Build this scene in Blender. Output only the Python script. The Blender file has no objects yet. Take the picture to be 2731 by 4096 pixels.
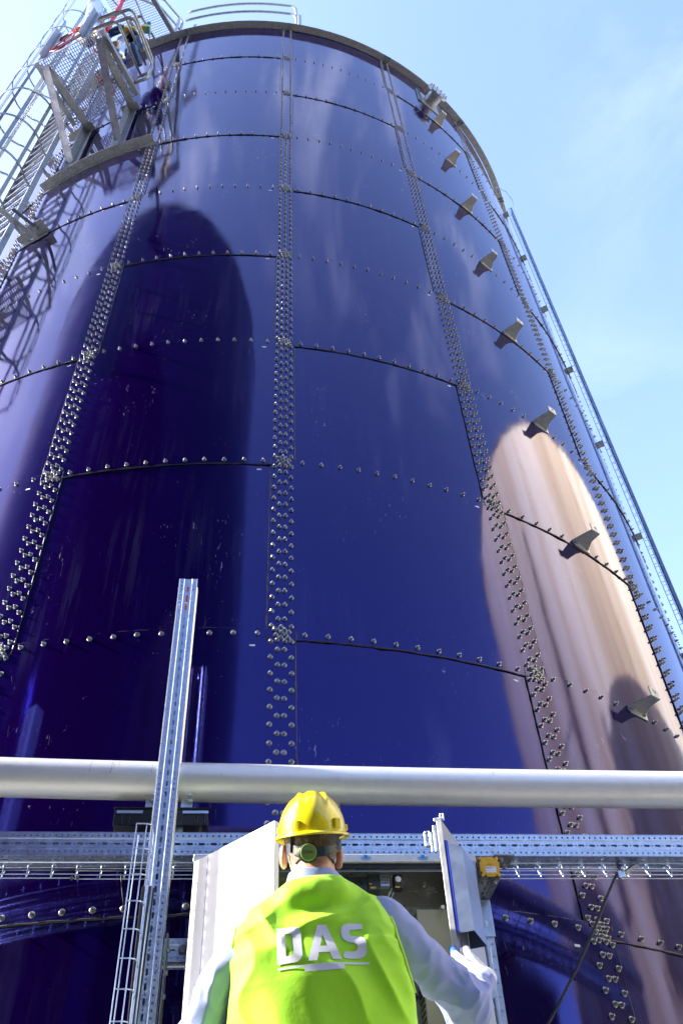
import bpy, bmesh, math, random
import numpy as np
from mathutils import Vector, Matrix
random.seed(7); rng = np.random.default_rng(7)
SC = bpy.context.scene
COL = SC.collection
PI = math.pi

# ------------------------------------------------------------------ camera
F_PX = 3420.0
cam = bpy.data.cameras.new('camera'); camo = bpy.data.objects.new('camera', cam); COL.objects.link(camo)
cam.sensor_fit = 'VERTICAL'; cam.sensor_height = 36.0; cam.lens = F_PX/4096*36.0
cam.clip_start = 0.05; cam.clip_end = 3000
r2 = Vector((0.99458058, -0.09472917, -0.04284687)); u2 = Vector((-0.0387188, -0.71994439, 0.69295089)); fw = r2.cross(u2)*-1.0
cm = Matrix((r2, u2, -fw)).transposed().to_4x4()
camo.matrix_world = cm
SC.camera = camo
G = -0.50                                   # ground level (the camera is the origin, held low)

# ------------------------------------------------------------------ world
SUN_EL = math.radians(32.5)
SAZ = math.atan2(0.07, -0.998)              # maths azimuth of the sun
w = bpy.data.worlds.new('World'); SC.world = w; w.use_nodes = True
nt = w.node_tree; nt.nodes.clear()
def wn(t, **k):
    n = nt.nodes.new(t)
    for a, b in k.items(): setattr(n, a, b)
    return n
out = wn('ShaderNodeOutputWorld'); bg = wn('ShaderNodeBackground'); bg.inputs['Strength'].default_value = 0.15
sky = wn('ShaderNodeTexSky', sky_type='NISHITA', sun_disc=False)
sky.sun_elevation = SUN_EL; sky.sun_rotation = PI/2 - SAZ
sky.air_density = 1.0; sky.dust_density = 1.0; sky.ozone_density = 1.0
tc = wn('ShaderNodeTexCoord')
mp = wn('ShaderNodeMapping'); mp.inputs['Scale'].default_value = (1.0, 1.0, 1.9)
n1 = wn('ShaderNodeTexNoise'); n1.inputs['Scale'].default_value = 4.2; n1.inputs['Detail'].default_value = 9; n1.inputs['Roughness'].default_value = 0.62
n1.inputs['Distortion'].default_value = 0.5
n2 = wn('ShaderNodeTexNoise'); n2.inputs['Scale'].default_value = 1.3; n2.inputs['Detail'].default_value = 2
cr = wn('ShaderNodeValToRGB'); cr.color_ramp.elements[0].position = 0.53; cr.color_ramp.elements[1].position = 0.80
cr2 = wn('ShaderNodeValToRGB'); cr2.color_ramp.elements[0].position = 0.44; cr2.color_ramp.elements[1].position = 0.66
mul = wn('ShaderNodeMath', operation='MULTIPLY'); mul2 = wn('ShaderNodeMath', operation='MULTIPLY'); mul2.inputs[1].default_value = 0.30
mx = wn('ShaderNodeMixRGB'); mx.inputs['Color2'].default_value = (8.6, 8.8, 9.0, 1)
L = nt.links.new
L(tc.outputs['Generated'], mp.inputs['Vector']); L(mp.outputs[0], n1.inputs['Vector']); L(mp.outputs[0], n2.inputs['Vector'])
L(n1.outputs['Fac'], cr.inputs[0]); L(n2.outputs['Fac'], cr2.inputs[0])
L(cr.outputs[0], mul.inputs[0]); L(cr2.outputs[0], mul.inputs[1]); L(mul.outputs[0], mul2.inputs[0])
tint = wn('ShaderNodeMixRGB', blend_type='MULTIPLY'); tint.inputs['Fac'].default_value = 1; tint.inputs['Color2'].default_value = (1.0, .965, 1.11, 1)
L(sky.outputs[0], tint.inputs['Color1'])
sep = wn('ShaderNodeSeparateXYZ'); L(tc.outputs['Generated'], sep.inputs[0])
mr = wn('ShaderNodeMapRange'); mr.inputs['From Min'].default_value = 0.05; mr.inputs['From Max'].default_value = -0.35; mr.inputs['To Min'].default_value = .30; mr.inputs['To Max'].default_value = 2.6; L(sep.outputs[1], mr.inputs['Value'])
mul3 = wn('ShaderNodeMath', operation='MULTIPLY', use_clamp=True); L(mul2.outputs[0], mul3.inputs[0]); L(mr.outputs[0], mul3.inputs[1])
L(mul3.outputs[0], mx.inputs['Fac']); L(tint.outputs[0], mx.inputs['Color1']); L(mx.outputs[0], bg.inputs['Color']); L(bg.outputs[0], out.inputs[0])
# sun
sl = bpy.data.lights.new('sun', 'SUN'); sl.energy = 3.6; sl.angle = math.radians(0.53); sl.color = (1.0, 0.95, 0.86)
so = bpy.data.objects.new('sun', sl); COL.objects.link(so)
sdir = Vector((math.cos(SUN_EL)*math.cos(SAZ), math.cos(SUN_EL)*math.sin(SAZ), math.sin(SUN_EL)))
so.rotation_euler = sdir.to_track_quat('Z', 'Y').to_euler(); so.location = (-20, 0, 25)
SC.view_settings.view_transform = 'Standard'; SC.view_settings.look = 'None'
SC.view_settings.exposure = 2.2; SC.view_settings.gamma = 1.0
SC.cycles.max_bounces = 8; SC.cycles.glossy_bounces = 5; SC.cycles.diffuse_bounces = 3
SC.cycles.transmission_bounces = 4; SC.cycles.caustics_reflective = False; SC.cycles.caustics_refractive = False
SC.cycles.use_denoising = True; SC.cycles.sample_clamp_indirect = 6

# ------------------------------------------------------------------ materials
class Mt:
    def __init__(s, name, base, rough=0.5, metal=0.0, spec=0.5):
        s.m = bpy.data.materials.new(name); s.m.use_nodes = True
        s.t = s.m.node_tree; s.b = s.t.nodes['Principled BSDF']
        s.b.inputs['Base Color'].default_value = (*base, 1); s.b.inputs['Roughness'].default_value = rough
        s.b.inputs['Metallic'].default_value = metal; s.b.inputs['Specular IOR Level'].default_value = spec
        s.base = base; s.rough = rough; s.tc = None
    def n(s, t, **k):
        n = s.t.nodes.new(t)
        for a, b in k.items(): setattr(n, a, b)
        return n
    def coord(s, scale=(1, 1, 1)):
        if s.tc is None: s.tc = s.n('ShaderNodeTexCoord')
        m = s.n('ShaderNodeMapping'); m.inputs['Scale'].default_value = scale
        s.t.links.new(s.tc.outputs['Object'], m.inputs['Vector']); return m.outputs[0]
    def noise(s, scale, detail=4, rough=.55, vec=(1, 1, 1), dist=0):
        n = s.n('ShaderNodeTexNoise'); n.inputs['Scale'].default_value = scale; n.inputs['Detail'].default_value = detail
        n.inputs['Roughness'].default_value = rough; n.inputs['Distortion'].default_value = dist
        s.t.links.new(s.coord(vec), n.inputs['Vector']); return n.outputs['Fac']
    def ramp(s, fac, stops):
        r = s.n('ShaderNodeValToRGB'); e = r.color_ramp.elements
        while len(e) > 1: e.remove(e[-1])
        for i, (p, c) in enumerate(stops):
            x = e[0] if i == 0 else e.new(p)
            x.position = p; x.color = (*c, 1) if isinstance(c, tuple) else (c, c, c, 1)
        s.t.links.new(fac, r.inputs[0]); return r.outputs[0]
    def mix(s, fac, a, b):
        m = s.n('ShaderNodeMixRGB'); s.t.links.new(fac, m.inputs['Fac']) if not isinstance(fac, float) else setattr(m.inputs['Fac'], 'default_value', fac)
        for v, k in ((a, 'Color1'), (b, 'Color2')):
            if isinstance(v, tuple): m.inputs[k].default_value = (*v, 1)
            else: s.t.links.new(v, m.inputs[k])
        return m.outputs[0]
    def set(s, k, o): s.t.links.new(o, s.b.inputs[k]); return s
    def bump(s, h, strength=.2, dist=.01):
        b = s.n('ShaderNodeBump'); b.inputs['Strength'].default_value = strength; b.inputs['Distance'].default_value = dist
        s.t.links.new(h, b.inputs['Height'])
        if getattr(s, '_lastb', None): s.t.links.new(s._lastb, b.inputs['Normal'])
        s._lastb = b.outputs[0]; s.t.links.new(b.outputs[0], s.b.inputs['Normal']); return s

def var(name, base, rough, metal=0.0, amt=.25, scale=8, rv=.12, bumpy=0.0, bscale=60, spec=.5):
    m = Mt(name, base, rough, metal, spec)
    n = m.noise(scale, 6)
    lo = tuple(c*(1-amt) for c in base); hi = tuple(min(1, c*(1+amt*.7)) for c in base)
    m.set('Base Color', m.ramp(n, [(.3, lo), (.7, hi)]))
    m.set('Roughness', m.ramp(m.noise(scale*2.3, 5), [(.3, max(0.02, rough-rv)), (.7, min(1, rough+rv))]))
    if bumpy: m.bump(m.noise(bscale, 4), bumpy, .004)
    return m.m

def enamel():
    m = Mt('dark_blue_enamel', (0.0050, 0.0004, 0.036), 0.035)
    m.b.inputs['IOR'].default_value = 1.72; m.b.inputs['Specular Tint'].default_value = (.21, .22, 1.0, 1)
    # dust, streaks and specks
    streak = m.ramp(m.noise(5, 6, .65, (3, 3, .16)), [(.50, 0.0), (.78, 1.0)])
    patch = m.ramp(m.noise(.9, 4), [(.46, 0.0), (.66, 1.0)])
    mm = m.n('ShaderNodeMath', operation='MULTIPLY'); m.t.links.new(streak, mm.inputs[0]); m.t.links.new(patch, mm.inputs[1])
    m2 = m.n('ShaderNodeMath', operation='MULTIPLY'); m2.inputs[1].default_value = .09; m.t.links.new(mm.outputs[0], m2.inputs[0])
    c = m.mix(m2.outputs[0], (0.0050, 0.0004, 0.036), (.24, .27, .42))
    v = m.n('ShaderNodeTexVoronoi', feature='F1'); v.inputs['Scale'].default_value = 26; m.t.links.new(m.coord(), v.inputs['Vector'])
    sp = m.ramp(v.outputs['Distance'], [(.028, 1.0), (.055, 0.0)])
    sel = m.ramp(m.noise(1.7, 5, .6), [(.50, 0.0), (.62, 1.0)])
    m3 = m.n('ShaderNodeMath', operation='MULTIPLY'); m.t.links.new(sp, m3.inputs[0]); m.t.links.new(sel, m3.inputs[1])
    # fine scratches
    sc = m.ramp(m.noise(30, 2, .5, (1, 1, .22), 2.5), [(.685, 0.0), (.70, 1.0)])
    sel2 = m.ramp(m.noise(2.1, 4, .6), [(.56, 0.0), (.68, 1.0)])
    m4 = m.n('ShaderNodeMath', operation='MULTIPLY'); m.t.links.new(sc, m4.inputs[0]); m.t.links.new(sel2, m4.inputs[1])
    m5 = m.n('ShaderNodeMath', operation='MULTIPLY_ADD'); m5.inputs[1].default_value = .5
    m.t.links.new(m4.outputs[0], m5.inputs[0]); m.t.links.new(m3.outputs[0], m5.inputs[2])
    m5.use_clamp = True
    c2 = m.mix(m5.outputs[0], c, (.55, .52, .58))
    m.set('Base Color', c2)
    m.set('Roughness', m.ramp(m.noise(6, 5, .6), [(.35, .045), (.75, .10)]))
    m.bump(m.noise(2.2, 2, .5, (1, 1, .45)), .10, .02)
    m.bump(m.noise(130, 2, .5), .035, .0012)
    return m.m

ENAMEL = enamel()
def galv():
    m = Mt('galvanised_steel', (.5, .53, .56), .42, .7)
    v = m.n('ShaderNodeTexVoronoi', feature='F1'); v.inputs['Scale'].default_value = 55; m.t.links.new(m.coord(), v.inputs['Vector'])
    g = m.ramp(v.outputs['Color'], [(.1, (.24, .26, .265)), (.9, (.40, .42, .43))])
    st = m.ramp(m.noise(7, 6, .6), [(.35, 0.0), (.8, .55)])
    m.set('Base Color', m.mix(st, g, (.30, .31, .31)))
    m.set('Roughness', m.ramp(m.noise(12, 5), [(.3, .34), (.75, .62)]))
    m.bump(m.noise(90, 3), .12, .002)
    return m.m
GALV = galv()
GALVL = var('light_galvanised', (.46, .48, .48), .5, .45, .2, 30, .1, .1, 90)
ZINC = var('bright_zinc_strut', (.58, .68, .82), .36, .9, .14, 22, .09, .08, 120)
NUTM = var('zinc_bolt', (.31, .32, .33), .36, .9, .35, 70, .12)
STAINLESS = var('stainless_sheet', (.60, .60, .60), .24, 1.0, .08, 9, .06)
def pipe_mat():
    m = Mt('pickled_stainless_pipe', (.80, .80, .77), .46, .5)
    m.set('Base Color', m.mix(m.ramp(m.noise(14, 6, .7), [(.5, 0.0), (.85, .5)]), (.82, .82, .79), (.62, .61, .57)))
    m.set('Roughness', m.ramp(m.noise(5, 5, .6, (.3, 3, 3)), [(.3, .38), (.75, .54)]))
    m.bump(m.noise(40, 3, .6, (.3, 1, 1)), .05, .002)
    return m.m
PIPEM = pipe_mat()
RUBBER = var('black_rubber', (.018, .018, .02), .55, 0, .3, 40)
BLACKP = var('black_plastic', (.012, .013, .014), .38, 0, .3, 30)
WHITE = var('white_powder_coat', (.76, .76, .77), .32, 0, .03, 3, .05)
CREAM = var('cream_panel', (.50, .49, .38), .45, 0, .05, 5)
YELLOW = var('yellow_plastic_cap', (.80, .47, .01), .42, 0, .12, 40)
BLUEF = var('blue_film', (.01, .04, .55), .35)
BLUEP = var('blue_pump_paint', (.015, .07, .20), .35, 0, .2, 20)
RED = var('red_hose', (.55, .012, .03), .4)
YEL2 = var('yellow_paint', (.65, .50, .03), .4)
ORANGE = var('orange_plastic', (.75, .12, .02), .4)
GREENI = var('green_indicator', (.05, .5, .1), .4)
CYAN = var('cyan_handle', (.02, .45, .75), .4)
WHITEL = Mt('white_label', (.82, .82, .84), .5).m
INK = Mt('black_ink', (.03, .03, .04), .6).m
INKP = Mt('grey_pipe_print', (.13, .12, .13), .6).m
INKB = Mt('blue_print', (.02, .28, .80), .5).m
SEAL = var('black_sealant', (.014, .014, .016), .42, 0, .3, 60, .1, .3, 90)
DARKB = var('dark_breaker', (.03, .045, .05), .4, 0, .2, 40)
TEAL = var('teal_label', (.02, .28, .28), .4)

# ------------------------------------------------------------------ mesh helper
class MB:
    def __init__(s): s.v = []; s.f = []; s.n = 0
    def add(s, v, f):
        v = np.asarray(v, float); s.v.append(v); s.f += [tuple(i+s.n for i in q) for q in f]; s.n += len(v)
    def box(s, c, size, R=None):
        x, y, z = [a/2 for a in size]
        v = np.array([(i*x, j*y, k*z) for i in (-1, 1) for j in (-1, 1) for k in (-1, 1)])
        if R is not None: v = v @ np.array(R)[:3, :3].T
        s.add(v+np.array(c), [(0, 1, 3, 2), (4, 6, 7, 5), (0, 4, 5, 1), (2, 3, 7, 6), (0, 2, 6, 4), (1, 5, 7, 3)])
    def hexa(s, p):   # 8 corners: bottom 4 (ccw), top 4
        s.add(p, [(3, 2, 1, 0), (4, 5, 6, 7), (0, 1, 5, 4), (1, 2, 6, 5), (2, 3, 7, 6), (3, 0, 4, 7)])
    def bar(s, a, b, w, h, up=(0, 0, 1)):
        a = Vector(a); b = Vector(b); d = (b-a); l = d.length; d.normalize(); up = Vector(up)
        x = d.cross(up)
        if x.length < 1e-4: x = d.cross(Vector((1, 0, 0)))
        x.normalize(); y = x.cross(d)
        R = Matrix((x, d, y)).transposed()
        s.box((a+b)/2, (w, l, h), R)
    def angle(s, a, b, w, t, n1, n2):    # L profile from a to b, legs along n1 and n2
        a = Vector(a); b = Vector(b); n1 = Vector(n1).normalized(); n2 = Vector(n2).normalized()
        for p, q in ((n1, n2), (n2, n1)):
            o0 = a if p is n1 else a+q*0
            e = [a, a+p*w, a+p*w+q*t, a+q*t]
            e2 = [x+(b-a) for x in e]
            s.add([tuple(x) for x in e+e2], [(3, 2, 1, 0), (4, 5, 6, 7), (0, 1, 5, 4), (1, 2, 6, 5), (2, 3, 7, 6), (3, 0, 4, 7)])
    def tube(s, pts, r, n=10, caps=True, closed=False):
        pts = [Vector(p) for p in pts]; m = len(pts)
        rr = r if hasattr(r, '__len__') else [r]*m
        ts = []
        for i in range(m):
            if closed: t = pts[(i+1) % m]-pts[i-1]
            else: t = pts[min(i+1, m-1)]-pts[max(i-1, 0)]
            ts.append(t.normalized() if t.length > 1e-9 else Vector((0, 0, 1)))
        x = ts[0].orthogonal().normalized(); rings = []
        for i in range(m):
            x = (x-ts[i]*x.dot(ts[i]))
            x = x.normalized() if x.length > 1e-6 else ts[i].orthogonal().normalized()
            y = ts[i].cross(x)
            rings += [pts[i]+(x*math.cos(2*PI*k/n)+y*math.sin(2*PI*k/n))*rr[i] for k in range(n)]
        f = []
        for i in range(m if closed else m-1):
            for k in range(n):
                a = i*n+k; b = i*n+(k+1) % n; c = ((i+1) % m)*n+(k+1) % n; d = ((i+1) % m)*n+k
                f.append((a, b, c, d))
        if caps and not closed: f += [tuple(range(n))[::-1], tuple((m-1)*n+k for k in range(n))]
        s.add([tuple(p) for p in rings], f)
    def lathe(s, prof, o=(0, 0, 0), ax=(0, 0, 1), n=20, a0=0, a1=2*PI, caps=True):
        ax = Vector(ax).normalized(); x = ax.orthogonal().normalized(); y = ax.cross(x); o = Vector(o)
        full = abs(a1-a0-2*PI) < 1e-6; m = n if full else n+1
        v = []
        for r, h in prof:
            for k in range(m):
                t = a0+(a1-a0)*k/n; v.append(tuple(o+ax*h+(x*math.cos(t)+y*math.sin(t))*r))
        f = []
        for i in range(len(prof)-1):
            for k in range(n):
                a = i*m+k; b = i*m+(k+1) % m; f.append((a, b, b+m, a+m))
        if caps and full: f += [tuple(range(m))[::-1], tuple((len(prof)-1)*m+k for k in range(m))]
        s.add(v, f)
    def build(s, name, mat, parent=None, smooth=False, angle=None):
        V = np.concatenate(s.v) if s.v else np.zeros((0, 3))
        if parent is not None:
            V = V-np.array(rootloc(parent))
        me = bpy.data.meshes.new(name); me.from_pydata(V.tolist(), [], s.f); me.update()
        me.materials.append(mat)
        if smooth: me.shade_smooth()
        if angle: 
            me.shade_smooth(); me.set_sharp_from_angle(angle=math.radians(angle))
        o = bpy.data.objects.new(name, me); COL.objects.link(o)
        if parent is not None: o.parent = parent
        return o
WL = {}
def rootloc(o):
    return WL.get(o.name, (0, 0, 0))
def thing(name, label, cat, loc=(0, 0, 0), group=None):
    o = bpy.data.objects.new(name, None); COL.objects.link(o); o.location = loc; WL[o.name] = tuple(loc)
    o['label'] = label; o['category'] = cat
    if group: o['group'] = group
    o.empty_display_size = .2
    return o
def own(o, parent_thing):     # remember a part's frame so that its own children line up
    WL[o.name] = rootloc(parent_thing); return o
def tag(o, label, cat, group=None):
    o['label'] = label; o['category'] = cat
    if group: o['group'] = group
    return o
def bevel(o, wd=.003, seg=2):
    m = o.modifiers.new('bevel', 'BEVEL'); m.width = wd; m.segments = seg; m.limit_method = 'ANGLE'; return o
def text_mesh(txt, size, M, depth=0.0005, font_scale_x=1.0):
    c = bpy.data.curves.new('t', 'FONT'); c.body = txt; c.size = size; c.extrude = depth; c.resolution_u = 2
    o = bpy.data.objects.new('t', c); COL.objects.link(o)
    bpy.context.view_layer.update()
    me = bpy.data.meshes.new_from_object(o.evaluated_get(bpy.context.evaluated_depsgraph_get()))
    V = np.array([v.co[:] for v in me.vertices]); F = [tuple(p.vertices) for p in me.polygons]
    bpy.data.objects.remove(o); bpy.data.curves.remove(c); bpy.data.meshes.remove(me)
    V[:, 0] *= font_scale_x
    return V, F

# ------------------------------------------------------------------ tank geometry
R = 4.599; D = 8.463; ZT = 15.02; H = 1.5; PH0 = 0.0335; DL = 2*PI/18
AX = (0, D)
def cp(a, z, off=0.0, ax=AX, rad=R):
    return Vector((ax[0]+(rad+off)*math.sin(a), ax[1]-(rad+off)*math.cos(a), z))
def nrm(a): return Vector((math.sin(a), -math.cos(a), 0))
def tan_(a): return Vector((math.cos(a), math.sin(a), 0))

# ground
g = MB(); g.add([(-400, -400, G), (400, -400, G), (400, 400, G), (-400, 400, G)], [(0, 1, 2, 3)])
gm = Mt('concrete_ground', (.34, .33, .31), .85)
gm.set('Base Color', gm.ramp(gm.noise(.6, 8, .7), [(.3, (.24, .235, .22)), (.7, (.42, .41, .38))])); gm.bump(gm.noise(30, 6), .3, .01)
go = g.build('ground', gm.m); go['kind'] = 'structure'

tank = thing('enamel_tank', 'tall dark blue bolted enamel tank that fills the view behind the worker', 'tank', (0, D, G))
EDGE = 0.082/R; LIP = .035
def panel(s, r, outer):
    a0 = PH0+s*DL; a1 = a0+DL; z1 = ZT-r*H; z0 = max(G, z1-H)
    off = .0075 if outer else 0.0
    if outer: a0 -= EDGE; a1 += EDGE; z1 = min(ZT, z1+LIP); z0 = max(G, z0-LIP)
    n = 22; v = []; f = []
    for i in range(n+1):
        a = a0+(a1-a0)*i/n
        for z in (z0, z1): v.append(cp(a, z, off))
    for i in range(n): f.append((2*i, 2*i+2, 2*i+3, 2*i+1))
    if outer:
        for zz, flip in ((z0, 0), (z1, 1)):
            b = len(v)
            for i in range(n+1):
                a = a0+(a1-a0)*i/n; v += [cp(a, zz, off), cp(a, zz, -.001)]
            for i in range(n): f.append((b+2*i+1, b+2*i+3, b+2*i+2, b+2*i) if not flip else (b+2*i, b+2*i+2, b+2*i+3, b+2*i+1))
        for aa, flip in ((a0, 0), (a1, 1)):
            b = len(v); v += [cp(aa, z0, off), cp(aa, z1, off), cp(aa, z1, -.001), cp(aa, z0, -.001)]
            f.append((b, b+1, b+2, b+3) if not flip else (b+3, b+2, b+1, b))
    m = MB(); m.add([tuple(p) for p in v], f)
    o = m.build('wall_panel', ENAMEL, tank, smooth=False)
    for p in o.data.polygons: p.use_smooth = p.index < n
    own(o, tank)
    # small white sticker near the upper right corner
    st = MB(); ac = PH0+(s+1)*DL-.16/R; zc = ZT-r*H-.085
    da = .016/R
    P = [cp(ac-da, zc-.006, off+.001), cp(ac+da, zc-.006, off+.001), cp(ac+da, zc+.006, off+.001), cp(ac-da, zc+.006, off+.001)]
    st.add([tuple(p) for p in P], [(0, 1, 2, 3)]); 
    if zc > G+.1 and r > 0: st.build('sticker', WHITEL, o)
    return o
seal = MB()
def bead(pts, r):
    pp = []; rr = []
    for p in pts:
        j = Vector(rng.normal(0, .0011, 3)); pp.append(p+j); rr.append(r*(1+rng.normal(0, .22)))
    seal.tube(pp, [max(.0015, x) for x in rr], 6)
S0, S1 = -4, 4
for s in range(S0, S1):
    for r in range(0, 11):
        outer = (r+s) % 2 == 1
        panel(s, r, outer)
        if outer:
            a0 = PH0+s*DL-EDGE; a1 = PH0+(s+1)*DL+EDGE; zt = ZT-r*H+LIP; zb = ZT-(r+1)*H-LIP
            k = 40
            if zb > G: bead([cp(a0+(a1-a0)*i/k, zb, .004) for i in range(k+1)], .0058)
            if r > 0: bead([cp(a0+(a1-a0)*i/k, zt, .003) for i in range(k+1)], .0034)
            zt = min(zt, ZT); zb = max(zb, G)
            bead([cp(a0, zb+(zt-zb)*i/34, .004) for i in range(35)], .0046)
            bead([cp(a1, zb+(zt-zb)*i/34, .004) for i in range(35)], .0046)
seal.build('sealant_bead', SEAL, tank, smooth=True)
rs = MB(); n = 60; A0 = PH0+S1*DL; A1 = PH0+S0*DL+2*PI; v = []; f = []
for i in range(n+1):
    a = A0+(A1-A0)*i/n; v += [tuple(cp(a, G)), tuple(cp(a, ZT))]
for i in range(n): f.append((2*i, 2*i+2, 2*i+3, 2*i+1))
rs.add(v, f); rs.build('rear_shell', ENAMEL, tank, smooth=True)
rf = MB(); v = [(0, D, ZT+1.1)]; n = 72
for i in range(n): v.append(tuple(cp(2*PI*i/n, ZT+.0, -.02)))
rf.add(v, [(0, 1+i, 1+(i+1) % n) for i in range(n)]); rf.build('roof', GALV, tank)
# rim angle: vertical leg on the wall, flange outwards
rim = MB(); n = 144; prof = [(.009, ZT-.105), (.018, ZT-.105), (.018, ZT-.012), (.125, ZT-.012), (.125, ZT), (.009, ZT)]
# flange at the bottom edge of the leg: what shows from below
prof = [(.009, ZT-.004), (.009, ZT-.10), (.112, ZT-.10), (.112, ZT-.09), (.018, ZT-.09), (.018, ZT-.004)]
v = []; f = []; k = len(prof)
for i in range(n):
    a = 2*PI*i/n
    for o_, z in prof: v.append(tuple(cp(a, z, o_)))
for i in range(n):
    for j in range(k):
        a = i*k+j; b = i*k+(j+1) % k; c = ((i+1) % n)*k+(j+1) % k; d = ((i+1) % n)*k+j; f.append((a, b, c, d))
rim.add(v, f)
for s in range(-5, 6):     # joint plates
    a = PH0+s*DL+.01
    for da in (-.006, .006):
        rim.bar(cp(a+da, ZT-.108, .02), cp(a+da, ZT-.108, .118), .006, .055)
rim.build('rim_flange', GALV, tank, angle=40)

# bolts -------------------------------------------------------------
def bolt_mesh():
    m = MB()
    m.lathe([(.0150, 0), (.0150, .0022), (.0138, .0030), (.0, .0030)], n=14, caps=False)
    m.lathe([(.0098, .003), (.0098, .0125), (.0086, .0138), (.0, .0138)], n=6, caps=False)
    m.lathe([(.0060, .0138), (.0060, .0200), (.0048, .0222), (.0, .0230)], n=8, caps=False)
    return np.concatenate(m.v), m.f
BV, BF = bolt_mesh()
bolts = []   # (azimuth, z, off)
for s in range(S0, S1+1):
    a = PH0+s*DL
    for r in range(0, 11):
        zt = ZT-r*H; cols = 2 if r < 3 else (3 if r < 5 else 4)
        if r < 3: cc = [-.055, .055]
        elif r < 5: cc = [-.052, 0, .052]
        else: cc = [-.0575, -.019, .019, .0575]
        nr = 14 if r < 7 else 13
        for c_i, c in enumerate(cc):
            inner = cols == 4 and c_i in (1, 2) or cols == 3 and c_i == 1
            for j in range(nr+1):
                z = zt-.055-(H-.11)*(j+(.5 if inner else 0))/nr
                if inner and j == nr: continue
                if z < G+.05 or (r == 0 and z > ZT-.10): continue
                bolts.append((a+c/R, z, .0075))
        if r > 0:
            for du, dz in ((-.019, .028), (.019, .03), (0, .012), (-.028, -.008), (.024, -.006), (0, -.024), (-.019, -.045), (.019, -.048), (0, .05), (-.036, .03), (.036, -.03), (.04, .015)):
                bolts.append((a+du/R*1.1, zt+dz, .0078))
for s in range(S0, S1):
    for r in range(1, 11):
        for j in range(1, 12):
            a = PH0+(s+j/12)*DL
            z = ZT-r*H
            if z > G+.03: bolts.append((a, z, .0075))
bolts = np.array(bolts)
bolts[:, 0] += rng.normal(0, .0006/R*1.5, len(bolts)); bolts[:, 1] += rng.normal(0, .0012, len(bolts))
Ca = np.array([r2[:], u2[:], fw[:]])
Pb = np.stack([(R)*np.sin(bolts[:, 0]), D-R*np.cos(bolts[:, 0]), bolts[:, 1]], 1)
pc = Pb @ Ca.T; u = pc[:, 0]/pc[:, 2]*F_PX+1365.5; vv = 2048-pc[:, 1]/pc[:, 2]*F_PX
infr = (u > 5) & (u < 2726) & (vv > 5) & (vv < 4090) & (pc[:, 2] > 0)
blocked = (vv > 3030) & (vv < 3520) | (vv > 3100) & (u > 720) & (u < 1900)
order = np.argsort(np.where(infr & ~blocked, pc[:, 2], 1e9))[:100]
bm_ = bpy.data.meshes.new('bolt'); bm_.from_pydata(BV.tolist(), [], BF); bm_.materials.append(NUTM)
def bolt_frame(a, z, off, tilt, spin):
    nn = nrm(a); t = tan_(a); u_ = Vector((0, 0, 1))
    x = t*math.cos(spin)+u_*math.sin(spin); y = nn.cross(x)
    return x, y, nn, cp(a, z, off)
near = set(order.tolist())
for i in near:
    x, y, nn, p = bolt_frame(*bolts[i], 0, rng.uniform(0, PI))
    o = bpy.data.objects.new('bolt', bm_); COL.objects.link(o); o.parent = tank
    M = Matrix((x, y, nn)).transposed().to_4x4(); M.translation = p-Vector((0, D, G)); o.matrix_local = M
VV = []; FF = []; nb = 0; BFa = BF
for i in range(len(bolts)):
    if i in near: continue
    a, z, off = bolts[i]
    x, y, nn, p = bolt_frame(a, z, off, 0, rng.uniform(0, PI))
    VV.append(BV @ np.array([x[:], y[:], nn[:]])+np.array(p[:])); FF += [tuple(q+nb for q in fc) for fc in BFa]; nb += len(BV)
bb = MB(); bb.v = [np.concatenate(VV)]; bb.f = FF; bb.n = nb
bo = bb.build('bolts', NUTM, tank); bo['kind'] = 'stuff'
# bolts of the rim
rb = MB()
for i in range(-60, 61):
    a = PH0+i*DL/12+.003
    for off, z, nv in ((.070, ZT-.10, (0, 0, -1)), (.018, ZT-.05, tuple(nrm(a)))):
        rb.lathe([(.014, 0), (.014, .003), (.009, .0032), (.009, .012), (.005, .0125), (.005, .02)], cp(a, z, off), nv, 8)
rb_o = rb.build('rim_bolts', NUTM, tank); rb_o['kind'] = 'stuff'

# Z brackets up the right side
def zbracket(a, z):
    m = MB(); t = tan_(a); nn = nrm(a); up = Vector((0, 0, 1)); o = cp(a, z, .0085)
    th = .007
    def plate(P, N):
        P = [Vector(p) for p in P]; N = Vector(N).normalized()*th; k = len(P)
        m.add([tuple(p) for p in P]+[tuple(p+N) for p in P], [tuple(range(k))[::-1], tuple(k+i for i in range(k))]+[(i, (i+1) % k, k+(i+1) % k, k+i) for i in range(k)])
    # wall leg (hangs below the seam), horizontal web, upturned outer lip with slot
    plate([o-t*.098, o-t*.084-up*.048, o+t*.095-up*.048, o+t*.098], nn)
    w0, w1 = .098, .045
    plate([o-t*w0, o+t*w0, o+t*.044+nn*.075, o+t*.030+nn*.165, o-t*.064+nn*.165], up)
    q = o+nn*.165-t*.017
    # lip as a frame around a slot
    hw, hh = .047, .072
    for x0, x1, y0, y1 in ((-hw, -.014, 0, hh), (.014, hw, 0, hh), (-.014, .014, 0, .030), (-.014, .014, .050, hh)):
        plate([q+t*x0+up*y0, q+t*x1+up*y0, q+t*x1+up*y1, q+t*x0+up*y1], nn)
    for e in (-.060, .060):
        m.lathe([(.015, 0), (.015, .003), (.0098, .0032), (.0098, .0125), (.006, .013), (.006, .021), (0, .022)], o+t*e-up*.022+nn*th, nn, 10)
    b = m.build('cable_bracket', GALVL, tank)
    bevel(b, .0012, 1)
for k in range(1, 9): zbracket(.575, ZT-k*H+(.0 if k % 2 else .0)+.022)
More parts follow.
